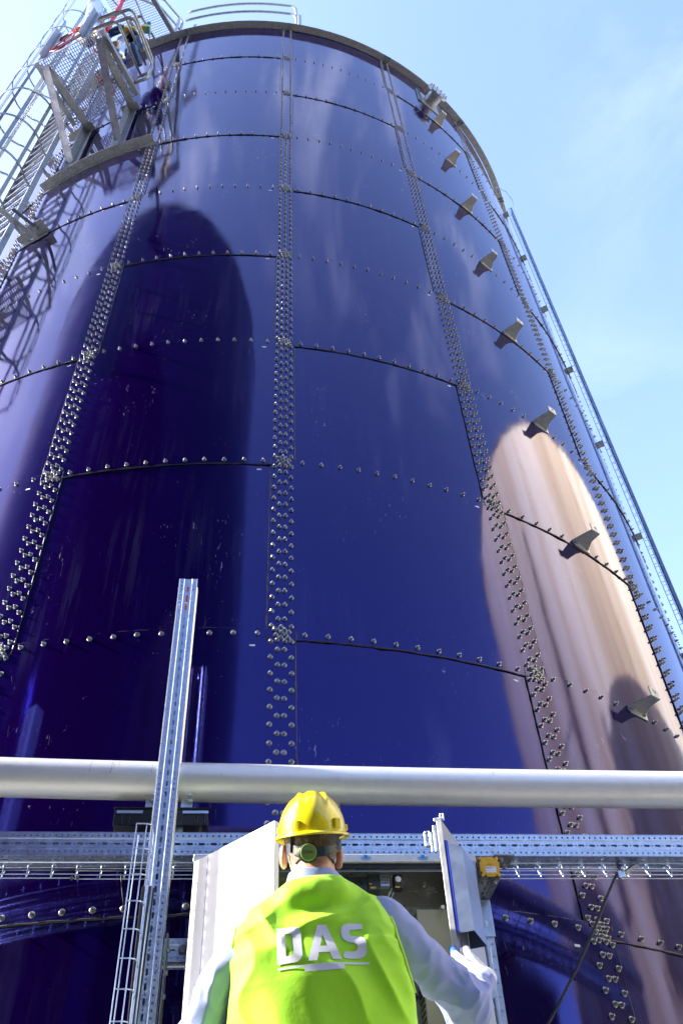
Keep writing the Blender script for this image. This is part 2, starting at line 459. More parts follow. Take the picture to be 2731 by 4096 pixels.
for k in range(1, 9): 
    m = MB(); a = 1.0; z = ZT-k*H+.02; t = tan_(a); nn = nrm(a)
    m.box(cp(a, z, .040), (.10, .08, .008), Matrix((t, nn, (0, 0, 1))).transposed()); m.box(cp(a, z-.03, .012), (.11, .008, .06), Matrix((t, nn, (0, 0, 1))).transposed())
    m.box(cp(a, z+.02, .077), (.07, .006, .045), Matrix((t, nn, (0, 0, 1))).transposed())
    m.build('cable_bracket', GALV, tank)
# ring stiffener below the platform
sr = MB(); n = 30; a0, a1 = -.648, -.312; zr = ZT-3*H+.01
v = []; prof = [(.009, zr+.03), (.009, zr-.05), (.018, zr-.05), (.018, zr+.021), (.115, zr+.021), (.115, zr+.03)]
f = []; k = len(prof)
for i in range(n+1):
    a = a0+(a1-a0)*i/n
    for o_, z in prof: v.append(tuple(cp(a, z, o_)))
for i in range(n):
    for j in range(k): f.append((i*k+j, i*k+(j+1) % k, (i+1)*k+(j+1) % k, (i+1)*k+j))
f += [tuple(range(k)), tuple(n*k+j for j in range(k))[::-1]]
sr.add(v, f)
for i in range(11):
    a = a0+.015+(a1-a0-.03)*i/10
    sr.lathe([(.012, 0), (.012, .003), (.009, .0032), (.009, .014), (0, .014)], cp(a, zr+.021, .07), (0, 0, -1), 8)
sr.build('stiffener_angle', GALV, tank, angle=40)
# blind flange nozzle near the rim (right)
mh = thing('flanged_nozzle', 'short flanged nozzle with round bolted cover just under the tank rim', 'pipe nozzle', tuple(cp(.56, 14.28, 0)))
nz = MB(); a = .56; zc = 14.28; nn = nrm(a)
nz.lathe([(.12, 0), (.12, .19)], cp(a, zc, .015), nn, 32); nz.build('neck', GALV, mh, angle=40)
fl = MB(); fl.lathe([(.178, 0), (.178, .018), (.1775, .021), (.178, .038), (.0, .038)], cp(a, zc, .20), nn, 40)
fl.build('cover', GALV, mh, angle=40)
fb = MB()
for i in range(12):
    th = 2*PI*i/12; p = cp(a, zc, .20)+(tan_(a)*math.cos(th)+Vector((0, 0, 1))*math.sin(th))*.158
    fb.lathe([(.013, -.02), (.013, .052), (.007, .053), (.007, .065)], p, nn, 6)
fb.build('flange_bolts', NUTM, mh)
pl = MB()
t = tan_(a)
pl.box(cp(a, zc, .012), (.50, .012, .50), Matrix((t, nn, (0, 0, 1))).transposed()); pl.build('reinforcing_plate', GALV, mh)
rbn = MB()
for sx in (-1, 1):
    for i in range(9):
        for q in (0, 1):
            rbn.lathe([(.014, 0), (.014, .003), (.0095, .0035), (.0095, .013), (.005, .014), (.005, .022)], cp(a, zc, .019)+t*sx*(.225-.03*q)+Vector((0, 0, 1))*(-.22+.055*i), nn, 8)
rbn.build('plate_bolts', NUTM, mh)

# ------------------------------------------------------------------ neighbours that the enamel mirrors
TW = (-5.45, -2.75); TR = 5.0
tw = thing('enamel_tank', 'second dark blue enamel tank standing left of the camera, seen as a dark round-topped reflection', 'tank', (TW[0], TW[1], G))
m = MB(); n = 120; v = []; f = []
for i in range(n):
    a = 2*PI*i/n; v += [(TW[0]+TR*math.sin(a), TW[1]-TR*math.cos(a), G), (TW[0]+TR*math.sin(a), TW[1]-TR*math.cos(a), 15.2)]
for i in range(n): f.append((2*i, 2*((i+1) % n), 2*((i+1) % n)+1, 2*i+1))
m.add(v, f); m.build('shell', ENAMEL, tw, smooth=True)
m = MB(); m.add([(TW[0], TW[1], 16.3)]+[(TW[0]+TR*math.sin(2*PI*i/n), TW[1]-TR*math.cos(2*PI*i/n), 15.19) for i in range(n)], [(0, 1+i, 1+(i+1) % n) for i in range(n)])
m.build('roof', GALV, tw)
m = MB(); m.lathe([(TR+.004, 15.14), (TR+.03, 15.14), (TR+.03, 15.2), (TR+.004, 15.2)], (TW[0], TW[1], 0), (0, 0, 1), 120); m.build('rim_flange', GALV, tw)
m = MB(); m.tube([(-2.9, 2.45, 14.7), (-2.9, 2.45, 23.5)], .11, 24); m.build('vent_pipe', STAINLESS, tw, smooth=True)
m = MB(); m.tube([(-3.15, 2.30, 14.7), (-3.15, 2.30, 21.5)], .07, 12); m.build('drain_pipe', BLACKP, tw, smooth=True)
for z in (14.9, 18.6):
    m = MB(); m.bar((-2.45, 2.36, z), (-3.4, 2.30, z), .16, .16); m.bar((-3.2, 2.22, z+.01), (-3.5, 1.2, 15.16 if z < 16 else z), .08, .08); m.build('pipe_bracket', GALV, tw)
SI = (20.9, 2.5); SR = 9.0; SH = 17.3
silo = thing('clad_silo', 'large beige sheet-clad silo to the right, seen only as a tan reflection', 'silo', (SI[0], SI[1], G))
m = MB(); nr = 150; v = []; f = []
ring = []
for i in range(nr):
    for q, rr in ((0, 0), (.30, 0), (.42, .045), (.88, .045)):
        a = 2*PI*(i+q)/nr; ring.append((SI[0]+(SR+rr)*math.sin(a), SI[1]-(SR+rr)*math.cos(a)))
k = len(ring)
for x, y in ring: v += [(x, y, G), (x, y, SH)]
for i in range(k): f.append((2*i, 2*((i+1) % k), 2*((i+1) % k)+1, 2*i+1))
m.add(v, f)
cm_ = Mt('beige_cladding', (.60, .48, .36), .45)
cm_.set('Base Color', cm_.ramp(cm_.noise(.9, 3, .5, (1.5, 1.5, .04)), [(.34, (.62, .45, .24)), (.5, (.76, .62, .38)), (.66, (.90, .82, .62))]))
m.build('cladding', cm_.m, silo)
m = MB(); m.add([(SI[0], SI[1], SH+2)]+[(SI[0]+(SR+.1)*math.sin(2*PI*i/60), SI[1]-(SR+.1)*math.cos(2*PI*i/60), SH) for i in range(60)], [(0, 1+i, 1+(i+1) % 60) for i in range(60)])
m.build('roof', GALV, silo)
# low plant room beyond, to the south-east, and a far tree belt: mirrored low in the enamel
pr = thing('plant_building', 'long dark plant building behind the camera, mirrored low in the enamel', 'building', (9, -14, G))
m = MB(); m.box((9, -14, G+4.2), (24, 8, 8.4)); m.build('wall', var('dark_cladding', (.055, .055, .06), .6, 0, .2, 2), pr)
m = MB(); m.box((9, -14, G+8.5), (24.6, 8.6, .25)); m.build('roof', GALV, pr)
m = MB(); m.box((6, -9.97, G+1.1), (1.1, .06, 2.2)); m.build('door', BLUEP, pr)
for i in range(5):
    m = MB(); m.box((1.5+i*3.4, -9.97, G+5.9), (1.6, .06, 1.1)); m.build('window', var('sky_lit_glass', (.5, .6, .8), .1, .9), pr)

# ------------------------------------------------------------------ perforated strut profile
def cellring(x0, x1, y0, y1, cx, cy, a, r):
    """rectangle with a round or slot hole: returns outer and inner 2-D rings of 16 points"""
    o = []
    for i in range(4): o.append((x0+(x1-x0)*i/4, y0))
    for i in range(4): o.append((x1, y0+(y1-y0)*i/4))
    for i in range(4): o.append((x1-(x1-x0)*i/4, y1))
    for i in range(4): o.append((x0, y1-(y1-y0)*i/4))
    inn = []
    for x, y in o:
        t = math.atan2(y-cy, (x-cx)*((r+.0)/(a+r)) if a > 0 else x-cx)
        c, s_ = math.cos(t), math.sin(t)
        inn.append((cx+c*r+(a if c > 1e-6 else (-a if c < -1e-6 else 0)), cy+s_*r))
    return o, inn
def face_plate(mb, M, wdt, Ln, th=.0025, phase=0.0, holes=True):
    """face in local coords: length along X, width along Y, outward normal +Z; M maps to world"""
    k = wdt/.1; rows = []
    P = .025
    def dep(y):
        ay = abs(y)/k
        return 0.0 if ay > .0235 else (-.003 if ay < .0195 else -.003*(.0235-ay)/.004)
    V = []; Fc = []
    def emit(pts2, faces):
        b = len(V)
        for x, y, z in pts2: V.append((x, y, z))
        Fc.extend([tuple(b+i for i in q) for q in faces])
    def strip(y0, y1):
        emit([(0, y0, dep(y0)), (Ln, y0, dep(y0)), (Ln, y1, dep(y1)), (0, y1, dep(y1))], [(0, 1, 2, 3)])
    strip(-.05*k, -.0445*k); strip(.0445*k, .05*k)
    strip(-.0235*k, -.0195*k); strip(.0195*k, .0235*k)
    def holecell(x0, x1, y0, y1, cx, cy, a, r):
        o, inn = cellring(x0, x1, y0, y1, cx, cy, a, r); z = dep((y0+y1)/2)
        pts = [(x, y, z) for x, y in o]+[(x, y, z) for x, y in inn]+[(x, y, z-th) for x, y in inn]
        q = [(i, (i+1) % 16, 16+(i+1) % 16, 16+i) for i in range(16)]+[(16+i, 16+(i+1) % 16, 32+(i+1) % 16, 32+i) for i in range(16)]
        emit(pts, q)
    if holes:
        nc = int(Ln/P)
        for sgn in (-1, 1):
            y0, y1 = sorted((sgn*.0235*k, sgn*.0445*k))
            for i in range(nc): holecell(i*P, (i+1)*P, y0, y1, (i+.5)*P, (y0+y1)/2, 0, .0043*k)
            if nc*P < Ln-1e-6: emit([(nc*P, y0, 0), (Ln, y0, 0), (Ln, y1, 0), (nc*P, y1, 0)], [(0, 1, 2, 3)])
        x = 0; i = 0
        while x+.05 <= Ln+1e-6:
            holecell(x, x+.034, -.0195*k, .0195*k, x+.017, 0, .0085, .0052*k)
            holecell(x+.034, x+.05, -.0195*k, .0195*k, x+.042, 0, 0, .0036*k)
            x += .05
        if x < Ln-1e-6: emit([(x, -.0195*k, -.003), (Ln, -.0195*k, -.003), (Ln, .0195*k, -.003), (x, .0195*k, -.003)], [(0, 1, 2, 3)])
    else:
        strip(-.0445*k, -.0235*k); strip(.0235*k, .0445*k); strip(-.0195*k, .0195*k)
    Va = np.array(V); Ma = np.array(M)
    mb.add(Va @ Ma[:3, :3].T+Ma[:3, 3], Fc)
def strut(p0, p1, wdt, up, holes4=(1, 1, 1, 1)):
    """square perforated profile from p0 to p1 (centre line)"""
    mb = MB(); p0 = Vector(p0); p1 = Vector(p1); d = (p1-p0); Ln = d.length; d.normalize(); up = Vector(up)
    s1 = d.cross(up).normalized(); up = s1.cross(d).normalized(); h = wdt/2
    for nvec, hh in ((up, holes4[0]), (s1, holes4[1]), (-up, holes4[2]), (-s1, holes4[3])):
        y = nvec.cross(d)
        M = Matrix((d, y, nvec)).transposed().to_4x4(); M.translation = p0+nvec*h
        face_plate(mb, M, wdt, Ln, holes=bool(hh))
    for q in (p0, p1):        # rolled rounded corners along the edges give the section its lips
        pass
    for i in (-1, 1):
        for j in (-1, 1):
            mb.tube([p0+up*i*(h-.0018)+s1*j*(h-.0018), p1+up*i*(h-.0018)+s1*j*(h-.0018)], .0026, 6)
    return mb
def hexbolt(mb, p, nn, r=.012):
    mb.lathe([(r*1.5, 0), (r*1.5, .003), (r, .0032), (r, .011), (r*.85, .0125), (0, .0125)], p, nn, 12, caps=False)
    mb.lathe([(r, .003), (r, .0115), (r*.8, .013), (0, .013)], p, nn, 6, caps=False)

beam = thing('strut_beam', 'long horizontal perforated zinc strut beam running behind the worker below the pipe', 'support beam', (0, 3.59, 1.65))
strut((-2.2, 3.59, 1.655), (3.2, 3.59, 1.640), .10, (0, 0, 1)).build('profile', ZINC, beam, angle=35)
post = thing('strut_post', 'tall upright perforated zinc strut post in front of the pipe, left of the worker', 'support post', (-.335, 3.476, G))
strut((-.331, 3.476, G), (-.352, 3.476, 3.035), .092, (0, -1, 0)).build('profile', ZINC, post, angle=35)
m = MB()
for z in (1.05, 1.13, 1.21, .93): hexbolt(m, (-.282, 3.49, z), (1, 0, 0), .009)
m.box((-.283, 3.53, 1.09), (.006, .10, .36)); bevel(m.build('side_bracket', GALV, post), .001, 1)
for z, hh in ((2.965, .03), (2.90, .045), (2.84, .03)):   # faint orange paint marks near the top of the post
    mo = MB(); mo.box((-.3495, 3.4318, z), (.012, .0006, hh)); mo.build('paint_mark', ORANGE, post)
ep = thing('strut_post', 'tall perforated strut post beyond the left edge, throwing its slotted shadow on the white door', 'support post', (-1.70, 3.40, G))
strut((-1.70, 3.40, G), (-1.70, 3.40, 3.1), .092, (0, -1, 0)).build('profile', ZINC, ep, angle=35)
rp = thing('strut_post', 'shorter perforated zinc strut post beside the right cabinet door', 'support post', (1.005, 3.72, G))
strut((.990, 3.72, G), (1.010, 3.72, 1.47), .08, (0, -1, 0)).build('profile', ZINC, rp, angle=35)
m = MB(); m.box((1.009, 3.674, 1.39), (.088, .006, .15)); hexbolt(m, (1.013, 3.671, 1.365), (0, -1, 0), .011); bevel(m.build('fixing_plate', ZINC, rp), .001, 1)
cb = thing('strut_beam', 'short galvanised strut arm with a yellow end cap pointing at the camera', 'support arm', (1.02, 3.6, 1.51))
strut((1.013, 3.46, 1.512), (1.013, 3.93, 1.512), .082, (0, 0, 1)).build('profile', GALV, cb, angle=35)
m = MB(); c = (1.013, 3.452, 1.512)
m.box(c, (.070, .010, .070))
for sx in (-1, 1):
    m.box((c[0]+sx*.0375, c[1], c[2]), (.007, .009, .040))
    m.box((c[0], c[1]+.0002, c[2]+sx*.0375), (.040, .0088, .007))
    for sz in (-1, 1): m.box((c[0]+sx*.034, c[1]+.0004, c[2]+sz*.034), (.013, .0082, .013))
cap = m.build('end_cap', YELLOW, cb); bevel(cap, .0015, 2); own(cap, cb)
m = MB(); m.box((c[0]+.002, c[1]-.0056, c[2]-.014), (.044, .0008, .026)); m.build('paper_label', WHITEL, cap)
def put_text(name, txt, size, o, xdir, ydir, mat, parent, sx=1.0):
    V, Fc = text_mesh(txt, size, None, .0002, sx)
    xd = np.array(Vector(xdir).normalized()[:]); yd = np.array(Vector(ydir).normalized()[:]); nd = np.cross(xd, yd)
    m = MB(); m.add(np.outer(V[:, 0], xd)+np.outer(V[:, 1], yd)+np.outer(V[:, 2], nd)+np.array(o), Fc)
    return m.build(name, mat, parent)
put_text('handwriting', 'Rio 34-1', .0085, (c[0]-.017, c[1]-.0064, c[2]-.009), (1, 0, 0), (0, 0, 1), INK, cap)
put_text('cap_lettering', 'sikla', .013, (c[0]-.014, c[1]-.0052, c[2]+.003), (1, 0, 0), (0, 0, 1), var('cap_relief', (.55, .31, .01), .5), cap)
m = MB()     # corner plates with bolts
m.box((1.10, 3.56, 1.585), (.09, .12, .006)); m.box((1.0575, 3.60, 1.52), (.006, .20, .09)); m.box((.9685, 3.60, 1.52), (.006, .20, .09)); m.box((.935, 3.56, 1.585), (.06, .12, .006))
for x, y in ((1.09, 3.54), (1.12, 3.60), (.93, 3.56)): hexbolt(m, (x, y, 1.582), (0, 0, -1), .010)
for x, y in ((.99, 3.50), (1.035, 3.50), (1.0, 3.66)): hexbolt(m, (x, y, 1.470), (0, 0, -1), .010)
bevel(m.build('corner_bracket', GALV, cb), .0015, 1)
# second strut with bolts behind the left post
lb = thing('strut_beam', 'short perforated strut between the left post and the cabinet, half hidden', 'support arm', (-.22, 3.62, 1.2))
strut((-.33, 3.60, 1.235), (.1, 3.60, 1.235), .085, (0, 0, 1)).build('profile', ZINC, lb, angle=35)
m = MB(); hexbolt(m, (-.225, 3.556, 1.235), (0, -1, 0), .012); hexbolt(m, (-.195, 3.556, 1.238), (0, -1, 0), .013)
m.box((-.194, 3.552, 1.275), (.014, .006, .07)); m.build('clamp_bolts', GALV, lb)

# black plastic pipe shoes at the post
ps = thing('pipe_support', 'black plastic pipe shoe with steel strip behind the left post under the pipe', 'pipe support', (-.36, 3.6, 1.76))
m = MB(); m.box((-.365, 3.60, 1.775), (.40, .09, .075)); m.box((-.365, 3.60, 1.815), (.41, .10, .008)); 
for x in (-.53, -.50, -.21, -.18): m.box((x, 3.553, 1.775), (.006, .006, .06))
bevel(m.build('shoe', BLACKP, ps), .004, 2)
m = MB(); m.box((-.50, 3.551, 1.795), (.11, .008, .012)); m.box((-.22, 3.551, 1.795), (.11, .008, .012)); m.build('steel_strip', ZINC, ps)
m = MB()
for x in (-.415, -.262):
    m.box((x, 3.57, 1.85), (.05, .012, .075)); hexbolt(m, (x+.012, 3.562, 1.86), (0, -1, 0), .013)
    m.tube([(x+.012, 3.55, 1.86), (x+.012, 3.515, 1.86)], .006, 8)
m.build('clamp_lug', ZINC, ps)
m = MB(); m.box((-.30, 3.60, 1.72), (.06, .06, .05)); m.build('base', GALV, ps)
# round stainless pipe and its clamp behind the helmet
pipe = thing('steel_pipe', 'thick matt stainless pipe crossing the whole picture in front of the tank', 'pipe', (0, 3.555, 1.93))
def pz(x): return 1.934-.0115*x+.004*(x-.5)**2
m = MB(); m.tube([(x, 3.555, pz(x)) for x in np.linspace(-3.2, 4.0, 25)], .0842, 72); m.build('tube', PIPEM, pipe, smooth=True)
def pipe_text(txt, size, x0, ang, sx):
    V, Fc = text_mesh(txt, size, None, .0, sx)
    r = .0846; Y = []; 
    t = math.radians(ang)+V[:, 1]/r
    X = x0+V[:, 0]
    P = np.stack([X, 3.555-r*np.cos(t), 1.934-.0115*X+.004*(X-.5)**2+r*np.sin(t)], 1)
    m = MB(); m.add(P, Fc); m.build('printed_text', INKP, pipe)
pipe_text('1.4404/1.4401 /316L/316 W2 v= 1.0   QA Made in Finland', .0115, -1.08, 55, 1.75)
pipe_text('OSTP Batch:7007463 168.3', .0115, 1.78, 57, 1.6)
rustm = var('rust_run', (.42, .26, .13), .6, 0, .3, 60)
m = MB()
for x, t0, t1, wd in ((-.685, -5, 42, .0016), (-.595, -8, 40, .0022), (-.585, 5, 44, .0012), (-.42, -2, 38, .0013), (-.565, 18, 46, .001), (1.11, 10, 60, .0012), (-.115, -8, 4, .0014)):
    k = 12; v = []
    for i in range(k+1):
        t = math.radians(t0+(t1-t0)*i/k); ww = wd*(.5+rng.random())*(1.2-.8*i/k)
        for sx in (-1, 1):
            X = x+sx*ww/2; v.append((X, 3.555-.0845*math.cos(t), pz(X)+.0845*math.sin(t)))
    m.add(v, [(2*i, 2*i+1, 2*i+3, 2*i+2) for i in range(k)])
m.build('rust_streaks', rustm, pipe)
pc2 = thing('pipe_support', 'round grey pipe hanger disc peeping out behind the right side of the yellow helmet', 'pipe support', (.37, 3.62, 1.8))
m = MB(); m.lathe([(.055, 0), (.055, .035), (.048, .038), (0, .038)], (.36, 3.62, 1.835), (0, -1, 0), 28); m.build('disc', STAINLESS, pc2, angle=40)
m = MB(); m.lathe([(.0575, .004), (.059, .012), (.0575, .022)], (.36, 3.62, 1.835), (0, -1, 0), 28); m.box((.36, 3.63, 1.74), (.04, .02, .09)); m.build('clamp_band', BLACKP, pc2)

# wire cable tray behind the beam
tr = thing('wire_cable_tray', 'horizontal wire basket cable tray behind the perforated beam', 'cable tray', (0, 3.72, 1.6))
m = MB()
X0, X1 = -2.1, 3.1
for y, z in ((3.655, 1.728), (3.655, 1.60), (3.655, 1.573), (3.66, 1.558), (3.70, 1.610), (3.75, 1.650), (3.80, 1.69)):
    m.tube([(X0, y, z), (-.71, y, z), (-.70, y, z-.004), (X1, y, z-.012)], .0024, 6)
x = X0
while x < X1:
    m.tube([(x, 3.655, 1.728), (x, 3.655, 1.57), (x, 3.662, 1.557), (x, 3.70, 1.61), (x, 3.80, 1.69), (x, 3.80, 1.73)], .0022, 6); x += .1
m.build('wire_basket', ZINC, tr, smooth=True)
m = MB()
for x in (-.715, -.69): m.box((x, 3.655, 1.725), (.008, .012, .016)); m.box((x, 3.66, 1.558), (.008, .014, .014))
m.build('coupler', GALV, tr)
cabs = thing('cable_bundle', 'grey cables lying in the horizontal wire tray below the beam', 'cables', (0, 3.72, 1.57))
for k in range(5):
    m = MB(); m.tube([(x, 3.68+.022*k+.004*math.sin(x*3+k), 1.602+.019*k+.004*math.sin(x*5+k*2)) for x in np.linspace(-2.1, -.42, 16)], .0055, 7); m.build('cable', RUBBER, cabs, smooth=True)
for k in range(2):
    m = MB(); m.tube([(x, 3.70+.03*k+.004*math.sin(x*3+k), 1.622+.022*k+.003*math.sin(x*5+k*2)) for x in np.linspace(-.42, 2.6, 20)], .0045, 7); m.build('cable', RUBBER, cabs, smooth=True)
tie = MB(); tie.tube([(-.515, 3.65, 1.572), (-.50, 3.64, 1.50), (-.485, 3.635, 1.44), (-.478, 3.63, 1.385)], [.0028, .0022, .0018, .0012], 6)
tag(tie.build('cable_tie', RUBBER, None, smooth=True), 'loose black cable tie tail hanging down from the wire tray at the left', 'cable tie')
# small bracket under the beam at right with zinc blob
bk = thing('tray_bracket', 'small steel tray bracket jutting out under the beam at the right', 'bracket', (1.62, 3.6, 1.56))
m = MB(); m.bar((1.72, 3.60, 1.585), (1.60, 3.50, 1.50), .035, .012, (0, 0, 1)); m.build('arm', GALV, bk)
m = MB(); m.box((1.59, 3.49, 1.495), (.03, .012, .028)); m.box((1.60, 3.485, 1.512), (.012, .02, .012)); m.box((1.578, 3.485, 1.482), (.014, .016, .014)); bevel(m.build('clip', ZINC, bk), .003, 2)
m = MB(); m.tube([(1.13, 3.50, .92), (1.10, 3.5, .80), (1.05, 3.5, .4), (1.0, 3.5, G+.02)][::-1]+[(1.20, 3.50, 1.00), (1.31, 3.50, 1.135), (1.41, 3.50, 1.27), (1.50, 3.50, 1.40), (1.565, 3.50, 1.49), (1.60, 3.515, 1.53), (1.63, 3.56, 1.565), (1.66, 3.66, 1.60)], .0056, 12)
tag(m.build('black_cable', RUBBER, None, smooth=True), 'black cable running diagonally down from the right tray bracket', 'cable')
# vertical wire tray left of the post
vt = thing('wire_cable_tray', 'upright narrow wire cable ladder on the left of the tall post', 'cable tray', (-.40, 3.35, G))
m = MB()
xa, xb = -.431, -.392
for x, y in ((xa, 3.30), (xb, 3.30), (xb+.022, 3.345), (xb+.022, 3.40), (xa, 3.40)):
    m.tube([(x+.012*(1-(z-G)/2.1)*0, y, z) for z in (G, .6, 1.62)], .0026, 6)
z = .02
while z < 1.64:
    m.tube([(xa, 3.30, z), (xb, 3.30, z), (xb+.018, 3.31, z), (xb+.022, 3.345, z), (xb+.022, 3.40, z)], .0024, 6); z += .1
m.tube([(xa, 3.30, 1.62), (xb, 3.30, 1.62), (xb+.02, 3.31, 1.62), (xb+.022, 3.40, 1.62)], .0026, 6)
m.build('wire_basket', ZINC, vt, smooth=True)
cv = thing('cable_bundle', 'dark cables dropping down beside the tall post inside the upright wire tray', 'cables', (-.38, 3.42, G))
for k in range(4):
    m = MB(); m.tube([(-.385+.010*k+.006*math.sin(z*3+k), 3.43+.008*(k % 2), z) for z in np.linspace(G, 1.42, 14)]+[(-.37+.008*k, 3.5, 1.50), (-.36, 3.62, 1.555), (-.40, 3.69, 1.565)], .0065, 8); m.build('cable', RUBBER, cv, smooth=True)

# ------------------------------------------------------------------ control cabinet
cab = thing('control_cabinet', 'open white and stainless control cabinet on struts in front of the worker', 'cabinet', (.37, 3.5, .45))
CX0, CX1, CY0, CY1, CZ0, CZ1 = -.20, .93, 3.385, 3.655, .45, 1.50
m = MB()
t = .006
m.box(((CX0+CX1)/2, CY1-t/2, (CZ0+CZ1)/2), (CX1-CX0, t, CZ1-CZ0))
m.box((CX0+t/2, (CY0+CY1)/2-t/2, (CZ0+CZ1)/2), (t, CY1-CY0-t, CZ1-CZ0))
m.box((CX1-t/2, (CY0+CY1)/2-t/2, (CZ0+CZ1)/2), (t, CY1-CY0-t, CZ1-CZ0))
m.box(((CX0+CX1)/2, (CY0+CY1)/2-t/2, CZ1-t/2), (CX1-CX0-2*t, CY1-CY0-t, t))
m.box(((CX0+CX1)/2, (CY0+CY1)/2-t/2, CZ0+t/2), (CX1-CX0-2*t, CY1-CY0-t, t))
m.box(((CX0+CX1)/2, CY0+.004, CZ1-.022), (CX1-CX0-2*t-.002, .006, .030))
m.box((CX0+.025, CY0+.004, (CZ0+CZ1)/2-.02), (.034, .006, CZ1-CZ0-.055)); m.box((CX1-.025, CY0+.004, (CZ0+CZ1)/2-.02), (.034, .006, CZ1-CZ0-.055))
bd = m.build('body', var('dull_stainless', (.26, .26, .24), .32, .9, .1, 6), cab); own(bd, cab)
m = MB(); m.box(((CX0+CX1)/2, CY0-.012, CZ1+.008), (CX1-CX0+.004, .030, .030))
gk = MB(); gk.box(((CX0+CX1)/2, CY0-.004, CZ1-.016), (CX1-CX0-.02, .012, .018)); gk.build('lip_gap_shade', BLACKP, cab)  # added black strip that stands in for the shaded gap under the rain lip
lip = m.build('rain_lip', var('film_covered_lip', (.70, .73, .80), .3, .2, .03, 6), cab); bevel(lip, .002, 1); own(lip, cab)
def starburst(x):
    m = MB(); y = CY0-.0278; z = CZ1+.012
    m.lathe([(.0085, 0), (.0085, .0004), (0, .0004)], (x, y, z), (0, -1, 0), 14, caps=False)
    for k in range(12):
        a_ = PI+PI*(k+.5)/12 if k < 12 else 0
        d = Vector((math.cos(a_), 0, math.sin(a_)*.85)); p = Vector((x, y-.0002, z))
        q = Vector((-d.z, 0, d.x))*.0012
        m.add([tuple(p+d*.011+q), tuple(p+d*.011-q), tuple(p+d*.024-q*.4), tuple(p+d*.024+q*.4)], [(0, 1, 2, 3)])
    m.build('film_logo', INKB, lip)
for x in (.0, .483, .716): starburst(x)
m = MB(); m.box((.40, CY1-.02, 1.0), (1.0, .004, .84)); mp_ = m.build('mounting_plate', GALV, cab); own(mp_, cab)
# cream device and side cover
m = MB(); m.box((.78, CY1-.075, .98), (.16, .11, .78)); cd = m.build('cream_cover', CREAM, cab); bevel(cd, .003, 2); own(cd, cab)
m = MB()
for i in range(30): m.box((.6985, CY1-.075, 1.33-.022*i), (.003, .08, .010))
m.build('vent_slot', BLACKP, cd)
m = MB(); m.box((.655, CY1-.06, 1.20), (.06, .08, .28)); dv = m.build('drive_unit', DARKB, cab); bevel(dv, .003, 2); own(dv, cab)
m = MB(); m.box((.655, CY1-.101, 1.332), (.058, .003, .012)); m.build('teal_badge', TEAL, dv)
put_text('badge_lettering', 'SIEMENS', .0075, (.657, CY1-.1035, 1.329), (1, 0, 0), (0, 0, 1), WHITEL, dv)
m = MB(); m.box((.575, CY1-.05, 1.20), (.03, .05, .30)); m.build('wire_duct', var('light_grey_duct', (.55, .55, .53), .5), cab)
m = MB(); m.box((.46, 3.46, 1.437), (.15, .05, .055)); m.box((.52, 3.455, 1.44), (.05, .055, .065))
bx = m.build('motor_breaker', DARKB, cab); bevel(bx, .003, 2); own(bx, cab)
m = MB(); m.box((.515, 3.4265, 1.417), (.022, .001, .007)); m.box((.505, 3.4265, 1.432), (.010, .001, .004)); m.build('warning_label', YELLOW, bx)
m = MB(); m.lathe([(.018, 0), (.018, .008), (.012, .012), (0, .012)], (.455, 3.435, 1.425), (0, -1, 0), 16); m.build('rotary_knob', BLACKP, bx)
m = MB(); m.box((.35, 3.47, 1.452), (.12, .03, .022)); m.build('cover_strip', var('light_grey_plastic', (.6, .6, .6), .5), cab)
m = MB(); m.box((.566, 3.45, 1.45), (.036, .03, .045))
hb = m.build('hole_bracket', ZINC, cab); own(hb, cab)
m = MB()
for i in range(3):
    for j in range(3): m.lathe([(.003, 0), (0, .0003)], (.556+.010*i, 3.4346, 1.438+.012*j), (0, -1, 0), 8)
m.build('screw_holes', INK, hb)
m = MB(); m.box((.615, 3.43, 1.435), (.036, .045, .055)); sw = m.build('limit_switch', BLACKP, cab); bevel(sw, .003, 2); own(sw, cab)
m = MB(); m.lathe([(.012, 0), (.012, .004), (.006, .006), (.006, .012), (0, .012)], (.615, 3.407, 1.442), (0, -1, 0), 14); m.build('lens', WHITEL, sw)
m = MB(); m.box((.61, 3.4065, 1.411), (.018, .001, .005)); m.build('warning_label', YELLOW, sw)
m = MB(); m.bar((.60, 3.45, 1.42), (.535, 3.50, 1.31), .018, .004, (0, -1, 0)); sa = m.build('slotted_arm', ZINC, cab); own(sa, cab)
m = MB()
for i in range(8):
    q = Vector((.60, 3.4475, 1.42)).lerp(Vector((.535, 3.4975, 1.31)), (i+.6)/8.2); m.lathe([(.0035, 0), (0, .0004)], q, (0, -1, 0.3), 8)
m.build('arm_holes', INK, sa)
m = MB(); m.tube([(.60, 3.42, 1.42), (.575, 3.43, 1.37), (.55, 3.45, 1.34), (.525, 3.47, 1.335), (.515, 3.49, 1.36), (.52, 3.5, 1.40)], .0035, 8); m.build('switch_cable', RUBBER, cab, smooth=True)
for x, z in ((.735, 1.455), (.80, 1.36), (.53, 1.47)):
    m = MB(); m.lathe([(.009, 0), (.009, .006), (.005, .007), (.005, .018), (.008, .019), (.008, .024), (0, .024)], (x, 3.50, z), (0, -1, 0), 10)
    m.build('stud_bolt', NUTM, cab, angle=40)
m = MB(); m.box((.60, CY1-.06, .80), (.07, .07, .16)); rl = m.build('relay', var('off_white_relay', (.62, .62, .58), .45), cab); bevel(rl, .004, 2); own(rl, cab)
m = MB(); m.lathe([(.007, 0), (.007, .004), (0, .005)], (.60, CY1-.0955, .86), (0, -1, 0), 12); m.build('red_button', RED, rl)
m = MB(); m.box((.70, CY1-.05, .72), (.028, .05, .4)); m.build('wire_duct', var('grey_duct', (.40, .42, .41), .5), cab)
